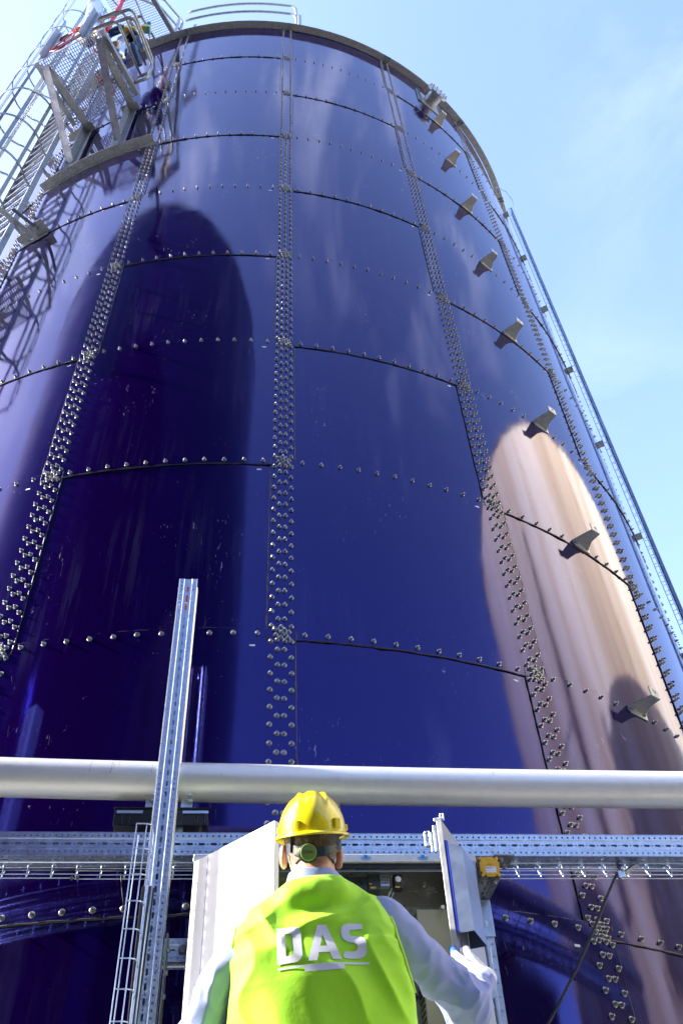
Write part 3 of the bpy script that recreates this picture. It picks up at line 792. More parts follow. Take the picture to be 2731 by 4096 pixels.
m = MB(); m.tube([(.86, 3.60, .80), (.88, 3.52, .95), (.87, 3.46, 1.08), (.84, 3.42, 1.13), (.80, 3.40, 1.10)], .006, 8)
m.build('door_cable', RUBBER, cab, smooth=True)
m = MB(); m.box((.865, 3.55, 1.0), (.07, .12, .16)); m.build('terminal_box', var('tan_box', (.28, .17, .09), .6), cab)
# left door leaf: hinged at the left jamb, swung out, sun on its outer face
def leaf(h, e, z0, z1, th, nsign):
    h = Vector(h); e = Vector(e); d = (e-h).normalized(); nn = Vector((d.y, -d.x, 0))*nsign
    m = MB()
    def slab(a, b, o0, o1, za, zb):
        P = [h+d*a+nn*o0, h+d*b+nn*o0, h+d*b+nn*o1, h+d*a+nn*o1]
        m.hexa([(p.x, p.y, za) for p in P]+[(p.x, p.y, zb) for p in P])
    Lh = (e-h).length
    slab(0, Lh, 0, .003, z0, z1)
    slab(0, .003, -th, -.0001, z0, z1); slab(Lh-.003, Lh, -th, -.0001, z0, z1)
    slab(.0031, Lh-.0031, -th, -.0001, z1-.003, z1); slab(.0031, Lh-.0031, -th, -.0001, z0, z0+.003)
    return m, h, d, nn, Lh
m, h, d, nn, Lh = leaf((-.195, 3.362, 0), (.106, 3.013, 0), .45, 1.492, .02, 1)
if nn.y > 0: pass
ld = m.build('door', WHITE, cab); bevel(ld, .0012, 2); own(ld, cab); ld['label'] = 'sunlit white left door leaf'
sgn = 1
m = MB(); P0 = h+d*.085+nn*.0036; m.bar((P0.x, P0.y, .46), (P0.x, P0.y, 1.485), .0016, .0008, (nn.x, nn.y, 0)); m.build('film_seam', BLUEF, ld)
# right door leaf, edge on, with document tray on its outer face
m, h2, d2, nn2, Lh2 = leaf((.915, 3.372, 0), (.722, 3.000, 0), .45, 1.492, .02, -1)
m = MB(); P_ = [h2+nn2*.003, h2+d2*Lh2+nn2*.003, h2+d2*Lh2-nn2*.017, h2-nn2*.017]
m.hexa([(p.x, p.y, .45) for p in P_]+[(p.x, p.y, 1.492) for p in P_])
rd = m.build('door', var('light_brushed_door', (.40, .41, .44), .4, .5, .05, 8), cab); bevel(rd, .0012, 2); own(rd, cab); rd['label'] = 'stainless right door leaf held by the gloved hand'
# document pocket (open at the bottom, sloped top) on the outer face of the right leaf
def PD(s, o, z): 
    p = h2+d2*s+nn2*o; return (p.x, p.y, z)
SH_ = var('brushed_pocket', (.20, .26, .42), .38, .75, .06, 10, .05)
m = MB(); L0, L1, wd = Lh2-.17, Lh2-.004, .066
def wall4(P, th_v):
    tv = np.array(th_v); P = np.array(P, float); m.add(np.concatenate([P, P+tv]), [(3, 2, 1, 0), (4, 5, 6, 7), (0, 1, 5, 4), (1, 2, 6, 5), (2, 3, 7, 6), (3, 0, 4, 7)])
e3 = np.array(d2[:])*.0018; n3 = np.array(nn2[:])*.0018
wall4([PD(L1, .004, 1.085), PD(L1, wd, 1.085), PD(L1, wd, 1.375), PD(L1, .004, 1.415)], -e3)
wall4([PD(L0, .004, 1.085), PD(L0, wd, 1.085), PD(L0, wd, 1.375), PD(L0, .004, 1.415)], e3)
wall4([PD(L0+.002, wd, 1.085), PD(L1-.002, wd, 1.085), PD(L1-.002, wd, 1.375), PD(L0+.002, wd, 1.375)], -n3)
wall4([PD(L0+.002, .004, 1.415), PD(L1-.002, .004, 1.415), PD(L1-.002, wd-.002, 1.376), PD(L0+.002, wd-.002, 1.376)], (0, 0, -.0018))
pk = m.build('document_pocket', SH_, rd)
m = MB(); q = np.array(PD(L1+.0012, .006, 0)[:2]); q2 = np.array(PD(L1+.0012, .012, 0)[:2])
m.hexa([(q[0], q[1], 1.085), (q2[0], q2[1], 1.085), (q2[0]-.0005, q2[1]+.002, 1.085), (q[0]-.0005, q[1]+.002, 1.085), (q[0], q[1], 1.415), (q2[0], q2[1], 1.411), (q2[0]-.0005, q2[1]+.002, 1.411), (q[0]-.0005, q[1]+.002, 1.415)])
m.build('blue_film_edge', BLUEF, rd)
m = MB(); a_ = Vector(PD(Lh2-.05, .0035, 0)); m.bar((a_.x, a_.y, .46), (a_.x, a_.y, 1.08), .012, .002, (nn2.x, nn2.y, 0)); m.build('blue_film_edge', BLUEF, rd)
m = MB()
for i in range(7):
    for k_, (o0, o1) in enumerate(((.020, .028), (.031, .045))):
        if (i+k_) % 3 == 2: continue
        za = 1.12+.009*i; A = np.array(PD(L1+.0004, o0, za)); B = np.array(PD(L1+.0004, o1, za))
        m.add([A, B, B+[0, 0, .004], A+[0, 0, .004]], [(0, 1, 2, 3)])
A = np.array(PD(L1+.0004, .018, 1.108)); B = np.array(PD(L1+.0004, .026, 1.108)); m.add([A, B, B+[0, 0, .008], A+[0, 0, .008]], [(0, 1, 2, 3)])
m.build('data_print', Mt('grey_ink', (.16, .17, .22), .6).m, pk)
m = MB()    # lock rod guides on the inner side of the edge
def inb(s, o, z, sx, sy, sz):
    m.box(PD(s, o, z), (sy, sx, sz), Matrix((nn2, d2, (0, 0, 1))).transposed())
inb(Lh2-.012, -.030, 1.43, .012, .012, .10); inb(Lh2-.012, -.046, 1.42, .010, .008, .075); inb(Lh2-.02, -.062, 1.415, .020, .022, .012); inb(Lh2-.02, -.072, 1.44, .008, .006, .055); inb(Lh2-.02, -.054, 1.44, .008, .005, .055); inb(Lh2-.02, -.063, 1.467, .008, .02, .006)
inb(Lh2-.008, -.012, 1.50, .010, .03, .012); inb(Lh2-.010, .010, 1.505, .006, .006, .03); inb(Lh2-.013, -.002, 1.512, .005, .005, .022)
lk = m.build('lock_guide', ZINC, rd); bevel(lk, .002, 2)

STEEL2 = var('weathered_zinc', (.34, .37, .40), .42, .75, .2, 22, .09, .08, 90)
# ------------------------------------------------------------------ access platform, ladder, equipment (upper left)
def bar_grating(mb, P, u, v, lu, lv, step=.034, th=.003, dep=.030, cr=.038):
    """bearing bars along v, cross rods along u"""
    P = Vector(P); u = Vector(u).normalized(); v = Vector(v).normalized(); up = u.cross(v).normalized()
    x = 0
    while x <= lu+1e-6:
        mb.bar(P+u*x, P+u*x+v*lv, th, dep, up); x += step
    y = 0
    while y <= lv+1e-6:
        mb.bar(P+v*y, P+v*y+u*lu, .006, .010, up); y += cr
pf = thing('access_platform', 'galvanised grating platform on two triangular brackets high at the upper left of the tank', 'platform', tuple(cp(-.49, 12.02, .5)))
gc0 = cp(-.49, 12.09, 0); tP = tan_(-.49); nP = nrm(-.49)
m = MB(); bar_grating(m, cp(-.49, 12.075, .14)-tP*.50, tP, nP, 1.0, .83); m.build('grating', STEEL2, pf)
m = MB()
c0 = gc0-tP*.51+nP*.13; 
for A, B, N in ((gc0-tP*.51+nP*.98, gc0+tP*.51+nP*.98, nP), (gc0-tP*.51+nP*.14, gc0-tP*.51+nP*.98, -tP), (gc0+tP*.51+nP*.14, gc0+tP*.51+nP*.98, tP)):
    fr_ = (N-nP).length < .1
    dd = (B-A).normalized()*(0 if fr_ else .006)
    m.bar(A-dd*0, B-dd, .008, .060 if fr_ else .10, (0, 0, 1))
    if not fr_: m.bar(A-N*.030-Vector((0, 0, .046)), B-N*.030-Vector((0, 0, .046))-dd, .05, .007, (0, 0, 1))
m.build('edge_channel', GALV, pf)
for a in (-.568, -.422):
    m = MB(); t = tan_(a); nn = nrm(a); up = Vector((0, 0, 1))
    W0 = cp(a, 12.0, .03); O = cp(a, 12.0, .93); Lw = cp(a, 10.76, .10); 
    m.angle(W0, O, .10, .009, t, up); m.angle(O+nn*.0, Lw, .10, .009, t, nn*.55+up*.8); m.angle(cp(a, 12.0, .03), cp(a, 10.6, .03), .10, .009, t, nn)
    m.box(W0+t*.03-up*.02, (.24, .012, .13), Matrix((t, nn, up)).transposed()); m.box(W0+t*.03+nn*.05-up*.06, (.24, .10, .008), Matrix((t, nn, up)).transposed())
    for q in (.02, .06, .3, .6): hexbolt(m, W0+nn*q+t*.008-up*.03 if q > .1 else W0+nn*q+t*.12*(1 if q < .05 else -.4)-up*.064, (0, 0, -1), .011)
    bevel(m.build('bracket', GALV, pf), .0015, 1)
# guard rail posts and rails
def loop(pts, r=.017): 
    m = MB()
    # round the corners
    P = [Vector(p) for p in pts]; Q = [P[0]]
    for i in range(1, len(P)-1):
        a_ = P[i-1]-P[i]; b_ = P[i+1]-P[i]; rr = min(.11, a_.length*.45, b_.length*.45)
        A = P[i]+a_.normalized()*rr; B = P[i]+b_.normalized()*rr
        for k in range(7):
            t = k/6; Q.append(A*(1-t)**2+P[i]*2*t*(1-t)+B*t*t)
    Q.append(P[-1]); m.tube(Q, r, 10); return m
up = Vector((0, 0, 1))
for a in (-.562, -.455):
    m = MB(); m.angle(cp(a, 12.12, .985), cp(a, 13.28, .985), .085, .008, tan_(a), nrm(a)); m.angle(cp(a, 12.12, .975), cp(a, 12.32, .975), .07, .007, tan_(a), nrm(a)); m.build('rail_post', STEEL2, pf)
for z, nm in ((13.1, 'handrail'), (12.6, 'knee_rail')):
    a_s = np.linspace(-.585, -.455, 6)
    pts = [cp(a, z, .95) for a in a_s]+[cp(-.385, z, .95), cp(-.385, z, .22)]
    loop(pts, .018).build(nm, GALV, pf, smooth=True)
# guard rail loops on the right side (hooped tubes reaching down)
m = loop([cp(-.455, 13.1, .93), cp(-.36, 13.1, .93), cp(-.36, 13.1, .25), cp(-.36, 12.55, .25), cp(-.40, 12.55, .25)], .02); m.build('side_rail', GALV, pf, smooth=True)
m = loop([cp(-.44, 12.62, .93), cp(-.345, 12.62, .93), cp(-.345, 12.62, .30), cp(-.345, 12.12, .30), cp(-.39, 12.12, .30)], .02); m.build('side_rail', GALV, pf, smooth=True)
# upper mesh screen / landing at roof level
up_ = thing('roof_landing', 'wire mesh landing with a steel frame at the roof edge, top left of the picture', 'platform', tuple(cp(-.45, 15.0, .3)))
m = MB(); tL = tan_(-.43); nL = nrm(-.43); P0 = cp(-.36, 15.02, .04); u_ = (cp(-.50, 15.02, .05)-P0).normalized(); v_ = (cp(-.383, 15.02, .62)-P0).normalized()
P0b = P0; bar_grating(m, P0b, u_, v_, .62, 1.3, .034, .003, .004, .034); m.build('mesh_panel', STEEL2, up_)
m = MB(); m.bar(P0b-u_*.03, P0b-u_*.03+v_*1.6, .07, .012, (0, 0, 1)); m.bar(P0b-u_*.066, P0b-u_*.066+v_*1.6, .006, .09, (0, 0, 1))
for A, B in ((.10, .10), ): pass
q0 = P0b+u_*.27+v_*.06; q1 = q0+u_*.20; q2 = q1+v_*.36; q3 = q0+v_*.36
for A, B in ((q0, q1), (q1, q2), (q2, q3), (q3, q0)): m.bar(A-up*.01, B-up*.01, .035, .006, (0, 0, 1))
m.build('frame', GALV, up_)
m = MB(); pts = []
for i in range(30):
    t = i/29; pts.append(P0b+u_*(.14+.42*t)+v_*(.95-1.55*t*(1-t)*2+.1*math.sin(t*9))-up*.03)
m.tube(pts, .012, 8); ch = m.build('hanging_hose', GALV, up_, smooth=True)
# roof guard rail
gr = thing('guard_rail', 'tubular guard rail rising above the tank rim at the top centre', 'railing', tuple(cp(-.1, ZT, -.02)))
for z, o_ in ((16.18, 'top'), (15.70, 'mid')):
    pts = [cp(a, z, .05) for a in np.linspace(-.325, .045, 22)]+[cp(.055, z-.03, .05), cp(.064, z-.10, .04), cp(.068, ZT+.03, .0)]
    if z > 16: pts[0:0] = []
    m = MB(); m.tube(pts, .021, 10); m.build('rail', STEEL2, gr, smooth=True)
for a in (-.30, .074):
    m = MB(); m.angle(cp(a, ZT-.01, -.02), cp(a, ZT+(.62 if a < 0 else 1.02), -.02), .05, .006, tan_(a), -nrm(a)); m.build('post', STEEL2, gr)
gr2 = thing('guard_rail', 'second tubular guard rail going off the picture left of the roof rail', 'railing', tuple(cp(-.4, ZT, .1)))
for z in (16.05, 15.58):
    a = -.352
    pts = [cp(-.50, z, .9), cp(-.385, z, .35), cp(-.356, z, .02), cp(-.350, z-.05, -.02), cp(-.348, z-.15, -.02), cp(-.347, ZT+.02, -.02)]
    m = MB(); m.tube(pts, .021, 10); m.build('rail', STEEL2, gr2, smooth=True)
m = MB(); m.angle(cp(-.358, ZT-.05, .06), cp(-.358, ZT+.95, .06), .06, .006, tan_(a), -nrm(a)); m.build('post', STEEL2, gr2)

# ladder with safety cage
ld2 = thing('caged_ladder', 'galvanised caged ladder climbing the far left of the tank', 'ladder', tuple(cp(-.67, 7, .25)))
aR, aL, of = -.612, -.722, .25
PR = cp(aR, 0, of); PL = cp(aL, 0, of); uL = (PR-PL).normalized(); nLd = Vector((uL.y, -uL.x, 0)); wL = (PR-PL).length
ZL0, ZL1 = 6.5, 16.2
for P in (PL, PR):
    m = MB(); m.box((P.x, P.y, (ZL0+ZL1)/2), (.018, .065, ZL1-ZL0), Matrix((uL, nLd, up)).transposed()); m.build('stringer', STEEL2, ld2)
def tread(z):
    m = MB(); d = uL; nh = 18; s_ = wL/nh
    M = Matrix((uL, nLd, up)).transposed().to_4x4(); M.translation = Vector((PL.x, PL.y, z))
    V = []; Fc = []
    for i in range(nh):
        o, inn = cellring(i*s_, (i+1)*s_, -.017, .017, (i+.5)*s_, 0, 0, .0080)
        b = len(V); V += [(x, y, 0) for x, y in o]+[(x, y, 0) for x, y in inn]+[(x, y, .007) for x, y in inn]
        Fc += [(b+j, b+(j+1) % 16, b+16+(j+1) % 16, b+16+j) for j in range(16)]+[(b+16+j, b+16+(j+1) % 16, b+32+(j+1) % 16, b+32+j) for j in range(16)]
    V = np.array(V) @ np.array(M)[:3, :3].T+np.array(M)[:3, 3]; m.add(V, Fc)
    for sg in (-1, 1): m.box(Vector((PL.x, PL.y, z-.012))+uL*wL/2+nLd*sg*.018, (wL, .002, .024), Matrix((uL, nLd, up)).transposed())
    return m
z = 9.0-.26*8; 
while z < 16: tread(z).build('rung', STEEL2, ld2); z += .262
cc_ = (PL+PR)/2+nLd*.36; CR = .38
for i, z in enumerate(np.arange(7.2, 16.6, .92)):
    m = MB(); pts = []
    for k in range(25):
        th = math.radians(-128+256*k/24); pts.append(cc_+nLd*math.cos(th)*CR*1.0+uL*math.sin(th)*CR+up*z)
    pts = [Vector((PL.x, PL.y, z))]+pts+[Vector((PR.x, PR.y, z))]
    for A, B in zip(pts[:-1], pts[1:]):
        dd = (B-A).normalized(); m.bar(A-dd*.002, B+dd*.002, .006, .05, up)
    m.build('cage_hoop', GALV, ld2)
for th in (-100, -62, -22, 22, 62, 100):
    t = math.radians(th); p = cc_+nLd*math.cos(t)*(CR-.008)+uL*math.sin(t)*(CR-.008)
    rd_ = (nLd*math.cos(t)+uL*math.sin(t)); tt = Vector((-rd_.y, rd_.x, 0))
    m = MB(); m.box((p.x, p.y, (7.2+16.4)/2), (.045, .006, 9.4), Matrix((tt, rd_, up)).transposed()); m.build('cage_bar', STEEL2, ld2)
for k in (2, 3, 4, 5):
    for P, a in ((PR, aR), (PL, aL)):
        m = MB(); z = ZT-k*H+.03
        m.bar(cp(a, z+.0095, .0), Vector((P.x, P.y, z+.0095)), .045, .008, (0, 0, 1)); m.bar(cp(a, z, .02), cp(a, z, .11), .17, .008, (0, 0, 1)); m.bar(cp(a-.018, z-.04, .012), cp(a+.018, z-.04, .012), .008, .08, (0, 0, 1))
        m.build('wall_bracket', GALV, ld2)
rp2 = thing('rest_platform', 'hinged grating rest platform on the caged ladder at the left edge', 'platform', (PL.x, PL.y, 8.85))
m = MB(); bar_grating(m, Vector((PL.x, PL.y, 8.95))-uL*.45+nLd*.02, uL, nLd, .62, .62, .036, .003, .025, .05); m.build('grating', STEEL2, rp2)
m = MB(); Q = Vector((PL.x, PL.y, 8.93)); m.bar(Q-uL*.5+nLd*.66, PR+up*8.93+nLd*.66, .008, .06, up); m.bar(Q-uL*.5, Q-uL*.5+nLd*.66, .008, .06, up); m.bar(Q+uL*.2, Q+uL*.2+nLd*.66, .06, .008, up); m.bar(PR+up*8.93+nLd*.66, cp(-.575, 8.93, .02), .055, .008, up)
m.build('frame', GALV, rp2)
m = MB(); a = -.572; m.box(cp(a, 9.05, .08), (.22, .15, .01), Matrix((tan_(a), nrm(a), up)).transposed()); m.box(cp(a, 9.0, .014), (.22, .01, .11), Matrix((tan_(a), nrm(a), up)).transposed()); m.bar(cp(a, 9.04, .12), cp(a, 8.9, .42), .04, .01, up); hexbolt(m, cp(a, 9.044, .08), (0, 0, -1), .014)
m.build('wall_bracket', GALV, rp2)

# gas safety unit on the platform
eq = thing('pressure_relief_unit', 'stainless relief vessel and pipe with blue pumps and red hoses on the upper left platform', 'equipment', tuple(cp(-.50, 12.3, .6)))
pv = cp(-.505, 0, .88)
m = MB(); e0 = cp(-.505, 13.75, .80); m.tube([e0-up*.55, e0, e0+up*.25+Vector((-.02, .02, 0)), e0+up*.55+Vector((-.08, .08, 0)), e0+up*1.2+Vector((-.2, .2, 0)), e0+up*3+Vector((-.5, .5, 0))], .13, 28); m.build('vent_pipe', STAINLESS, eq, smooth=True)
m = MB(); m.tube([e0+up*.02, e0+up*.05], .136, 28); m.tube([e0+up*.30+Vector((-.025, .025, 0)), e0+up*.33+Vector((-.028, .028, 0))], .137, 28); m.build('weld_ring', STAINLESS, eq, smooth=False)
v0 = cp(-.452, 13.35, .42)
m = MB(); m.lathe([(.04, -.30), (.09, -.28), (.125, -.20), (.125, .42), (.09, .50), (.04, .52)], v0, (0, 0, 1), 30); m.build('vessel', STAINLESS, eq, smooth=True)
m = MB(); m.lathe([(.07, -1.20), (.07, -.30)], v0, (0, 0, 1), 24); m.lathe([(.11, -.47), (.11, -.45)], v0, (0, 0, 1), 24); m.build('outlet', STAINLESS, eq, angle=40)
a = -.43; 
m = MB(); ci = v0+nrm(-.35)*.12-up*.12; m.lathe([(.085, 0), (.085, .03), (.07, .045), (0, .045)], ci, nrm(-.3)+Vector((0, 0, -.5)), 24); dd_ = (nrm(-.3)+Vector((0, 0, -.5))).normalized()
o_i = m.build('indicator_dial', WHITEL, eq, angle=40); own(o_i, eq)
m = MB(); tt = Vector((-dd_.y, dd_.x, 0)).normalized(); bb_ = dd_.cross(tt)
m.box(ci+dd_*.047, (.10, .03, .004), Matrix((tt, bb_, dd_)).transposed()); m.build('green_band', GREENI, o_i)
m = MB(); m.box(ci+dd_*.047+bb_*.035, (.08, .03, .004), Matrix((tt, bb_, dd_)).transposed()); m.box(ci+dd_*.047-bb_*.035, (.08, .03, .004), Matrix((tt, bb_, dd_)).transposed()); m.build('red_band', ORANGE, o_i)
def motor(c, ax, L_, r, mat):
    m = MB(); ax = Vector(ax).normalized(); pr = [(r*.8, -L_/2), (r, -L_/2+.02)]
    for i in range(6): z0 = -L_/2+.03+i*(L_*.09); pr += [(r, z0), (r*.88, z0+.004), (r*.88, z0+L_*.05), (r, z0+L_*.055)]
    pr += [(r*1.1, L_*.22), (r*1.1, L_*.34), (r*.6, L_*.4), (r*.6, L_/2)]
    m.lathe(pr, c, ax, 18); m.box(c+Vector((0, 0, r)), (r*1.2, r*1.2, r*.8)); return m
motor(v0+tan_(-.45)*.27+up*.0+nrm(-.4)*.0, tan_(-.2)*.2+nrm(-.4)*.3+up, .42, .065, BLUEP).build('blue_pump', BLUEP, eq, angle=35)
motor(v0+tan_(-.45)*.30-up*.42, nrm(-.4)+up*.5, .30, .06, BLUEP).build('blue_pump', BLUEP, eq, angle=35)
motor(v0-tan_(-.45)*.10+up*.72+nrm(-.4)*.15, tan_(-.4)+up*.2, .26, .06, BLUEP).build('blue_pump', BLUEP, eq, angle=35)
m = MB(); m.box(v0+tan_(-.45)*.12+up*.56+nrm(-.4)*.1, (.16, .12, .07)); bevel(m.build('yellow_bracket', YEL2, eq), .006, 2)
m = MB(); m.box(v0+tan_(-.45)*.30+up*.80, (.13, .10, .10)); bevel(m.build('yellow_bracket', YEL2, eq), .006, 2)
m = MB(); m.tube([v0+up*.5, v0+up*.52+tan_(-.4)*.3], .03, 10)
m.build('yellow_pipe', YEL2, eq)
m = MB(); m.lathe([(.10, 0), (.14, .03), (.14, .06), (.10, .09)], v0+tan_(-.45)*.13+up*.42, tan_(-.45)*.6+up, 24); m.tube([v0+tan_(-.4)*.14+up*.45, v0+tan_(-.4)*.30+up*.42, v0+tan_(-.4)*.34+up*.2], .03, 10); m.build('black_coupling', BLACKP, eq, angle=35)
m = MB(); m.box(v0+tan_(-.45)*.33+up*.95, (.05, .10, .03)); m.box(v0+tan_(-.45)*.34+up*.70, (.05, .10, .03)); m.build('cyan_handle', CYAN, eq)
hz = thing('red_hose', 'thin red hoses looped and hanging around the upper left platform', 'hose', tuple(cp(-.53, 12.9, .97)))
m = MB(); q = cp(-.487, 12.50, 1.02); tq = tan_(-.53)
for cx, cz, rx, rz_ in ((0, .15, .10, .13), (.02, .10, .07, .10)):
    m.tube([q+tq*(cx+rx*math.cos(t))+up*(cz+rz_*math.sin(t))+nP*.01*math.sin(t*2) for t in np.linspace(0, 2*PI, 24)], .009, 7)
m.build('coil', ORANGE, hz, smooth=True)
m = MB(); m.tube([q+up*.12, q-tq*.10-up*.02, q-tq*.26-up*.20, q-tq*.30-up*.34, q-tq*.20-up*.46, q-tq*.05-up*.50, q+tq*.02-up*.38, q+up*-.2+tq*.03, q+up*.05+tq*.02, q+up*.12], .009, 8); m.build('hanging_loop', RED, hz, smooth=True)
rr = random.Random(3)
for k in range(5):
    b0 = cp(-.45+.010*rr.uniform(-3, 3), 12.13, .50+rr.uniform(-.25, .25)); pts = [b0]
    for i in range(12): pts.append(pts[-1]+Vector((.055*math.cos(i*.9+k*2), .055*math.sin(i*1.1+k), rr.uniform(-.005, .012))))
    m = MB(); m.tube(pts, .008, 6); m.build('hose', RED, hz, smooth=True)
m = MB(); m.tube([cp(-.455, 13.3+.15*i, .75+.008*math.sin(i*2)) for i in range(20)], .03, 8); m.build('riser_hose', RED, hz, smooth=True)
m = MB(); m.tube([cp(-.56, 13.2, .9), cp(-.57, 13.35, .92), cp(-.575, 13.3, .96), cp(-.565, 13.1, .98), cp(-.55, 12.95, .95)], .02, 8); m.build('black_hose', RUBBER, hz, smooth=True)

# cable ladder running up the right silhouette
cl = thing('cable_ladder', 'narrow steel cable ladder running up the right edge of the tank against the sky', 'cable tray', tuple(cp(1.0, 5, .2)))
a = 1.0; m = MB()
for da in (-.010, .012):
    for off in (.075, .115): m.tube([cp(a+da, z, off) for z in (1.0, 7, 13.6)], .004, 6)
m.build('wire_rail', ZINC, cl)
m = MB(); m.bar(cp(a+.001, 1.0, .155), cp(a+.001, 13.6, .155), .11, .010, nrm(a)); m.bar(cp(a-.0105, 1.0, .145), cp(a-.0105, 13.6, .145), .004, .028, nrm(a))
m.build('side_rail', var('blue_grey_rail', (.20, .27, .38), .45, .6), cl)
m = MB(); z = 1.0
while z < 13.6:
    for da in (-.010, .012): m.bar(cp(a+da, z, .073), cp(a+da, z, .152), .005, .005, up)
    m.bar(cp(a-.010, z, .075), cp(a+.012, z, .075), .005, .005, up); z += .12
m.build('cross_wires', ZINC, cl)
m = MB()
for i in range(3): m.tube([cp(a-.004+.004*i, z, .130+.002*math.sin(z*2+i)) for z in np.linspace(1, 13.5, 30)], .008, 6)
m.build('cables', RUBBER, cl, smooth=True)
m = MB(); m.tube([cp(a, 13.5, .19), cp(a, 13.9, .22), cp(a-.004, 14.25, .18), cp(a-.02, 14.35, .09), cp(a-.035, 14.3, .03)], .006, 7); m.build('looped_wire', ZINC, cl, smooth=True)

# ------------------------------------------------------------------ the worker (implicit surfaces turned into meshes)
def surface_nets(fn, lo, hi, st):
    lo = np.array(lo, float); hi = np.array(hi, float); N = np.ceil((hi-lo)/st).astype(int)+1
    ax = [lo[i]+np.arange(N[i])*st for i in range(3)]
    F = np.empty(tuple(N), np.float32)
    for i in range(0, N[0], 24):
        X, Y, Z = np.meshgrid(ax[0][i:i+24], ax[1], ax[2], indexing='ij'); F[i:i+24] = fn(X, Y, Z)
    S = F < 0
    c = np.zeros(tuple(N-1), int)
    for dx in (0, 1):
        for dy in (0, 1):
            for dz in (0, 1): c += S[dx:N[0]-1+dx, dy:N[1]-1+dy, dz:N[2]-1+dz]
    act = (c > 0) & (c < 8); idx = -np.ones(act.shape, int); cells = np.argwhere(act); idx[act] = np.arange(len(cells))
    acc = np.zeros((len(cells), 3)); cnt = np.zeros(len(cells))
    co = [(a, b, d) for a in (0, 1) for b in (0, 1) for d in (0, 1)]
    for p in co:
        for k in range(3):
            if p[k]: continue
            q = list(p); q[k] = 1
            A = F[cells[:, 0]+p[0], cells[:, 1]+p[1], cells[:, 2]+p[2]]; B = F[cells[:, 0]+q[0], cells[:, 1]+q[1], cells[:, 2]+q[2]]
            m = (A < 0) != (B < 0); t = np.where(m, A/np.where(m, A-B, 1), 0)
            pt = np.array(p, float)[None, :].repeat(len(cells), 0); pt[:, k] += t
            acc[m] += pt[m]; cnt[m] += 1
    V = lo+(cells+acc/cnt[:, None])*st
    Fc = []
    for k in range(3):
        o = [0, 1, 2]; o.remove(k); a, b = o
        sl0 = [slice(1, N[i]-1) for i in range(3)]; sl0[k] = slice(0, N[k]-1); sl1 = list(sl0); sl1[k] = slice(1, N[k])
        A = S[tuple(sl0)]; B = S[tuple(sl1)]; e = np.argwhere(A != B)
        off = np.ones(3, int); off[k] = 0; e = e+off
        inv = S[e[:, 0], e[:, 1], e[:, 2]]
        def ci(da, db):
            q = e.copy(); q[:, a] -= da; q[:, b] -= db; return idx[q[:, 0], q[:, 1], q[:, 2]]
        q = np.stack([ci(1, 1), ci(0, 1), ci(0, 0), ci(1, 0)], 1)
        flip = inv if k != 1 else ~inv
        q[~flip] = q[~flip][:, ::-1]; Fc.append(q)
    return V, np.concatenate(Fc)
def smin(a, b, k):
    h = np.clip(.5+.5*(b-a)/k, 0, 1); return b*(1-h)+a*h-k*h*(1-h)
def smax(a, b, k): return -smin(-a, -b, k)
def cone(X, Y, Z, a, b, ra, rb):
    a = np.array(a, float); b = np.array(b, float); d = b-a; L2 = d @ d
    px, py, pz_ = X-a[0], Y-a[1], Z-a[2]; t = np.clip((px*d[0]+py*d[1]+pz_*d[2])/L2, 0, 1)
    return np.sqrt((px-t*d[0])**2+(py-t*d[1])**2+(pz_-t*d[2])**2)-(ra+(rb-ra)*t)
def ell(X, Y, Z, c, r):
    r = np.array(r, float); q = np.sqrt(((X-c[0])/r[0])**2+((Y-c[1])/r[1])**2+((Z-c[2])/r[2])**2); return (q-1)*r.min()
_T = np.array([[.20, .170, .120], [.30, .178, .122], [.45, .170, .118], [.60, .185, .124], [.72, .200, .130], [.82, .208, .132], [.88, .206, .126], [.92, .200, .112], [.95, .180, .100], [.975, .142, .090], [1.0, .098, .078], [1.02, .065, .062], [1.10, .05, .05]])
BX, BY = .204, 2.455
def torso(X, Y, Z, o=0.0, boxy=0.0):
    Z = Z-.065*(X-BX); Y = Y-.16*np.maximum(0, Z-.74)
    hw = np.interp(Z, _T[:, 0], _T[:, 1])+o; hd = np.interp(Z, _T[:, 0], _T[:, 2])+o
    hw = np.maximum(hw, boxy*np.clip((.93-Z)/.1, 0, 1)); p = 2.5
    x = np.abs(X-BX)/hw; y = np.abs(Y-BY)/hd
    d = ((x**p+y**p)**(1/p)-1)*np.minimum(hw, hd)
    return np.maximum(d*.8, np.maximum(.20-Z-o, Z-1.06))
SHR, ELR, WRR = (.402, 2.470, .932), (.642, 2.625, .762), (.768, 2.872, .898)
SHL, ELL_, WRL = (.002, 2.470, .900), (-.115, 2.52, .655), (-.06, 2.80, .60)
HD = np.array((.194, 2.470, 1.155))
def head_f(X, Y, Z):
    d = ell(X, Y, Z, HD+(0, -.012, .030), (.077, .098, .098))
    d = smin(d, ell(X, Y, Z, HD+(0, .030, -.035), (.062, .068, .082)), .03)
    d = smin(d, cone(X, Y, Z, HD+(0, -.030, -.05), (BX, 2.425, .98), .058, .064), .03)
    d = smin(d, cone(X, Y, Z, HD+(0, .090, -.01), HD+(0, .112, -.045), .009, .014), .012)     # nose
    d = smin(d, cone(X, Y, Z, HD+(-.022, .094, -.072), HD+(.022, .094, -.072), .008, .008), .008)   # lips
    d = smin(d, cone(X, Y, Z, HD+(-.035, .080, .012), HD+(.035, .080, .012), .012, .012), .015)    # brow
    for s_ in (-1, 1): d = smax(d, -ell(X, Y, Z, HD+(s_*.030, .100, -.008), (.014, .012, .009)), .006)
    return d
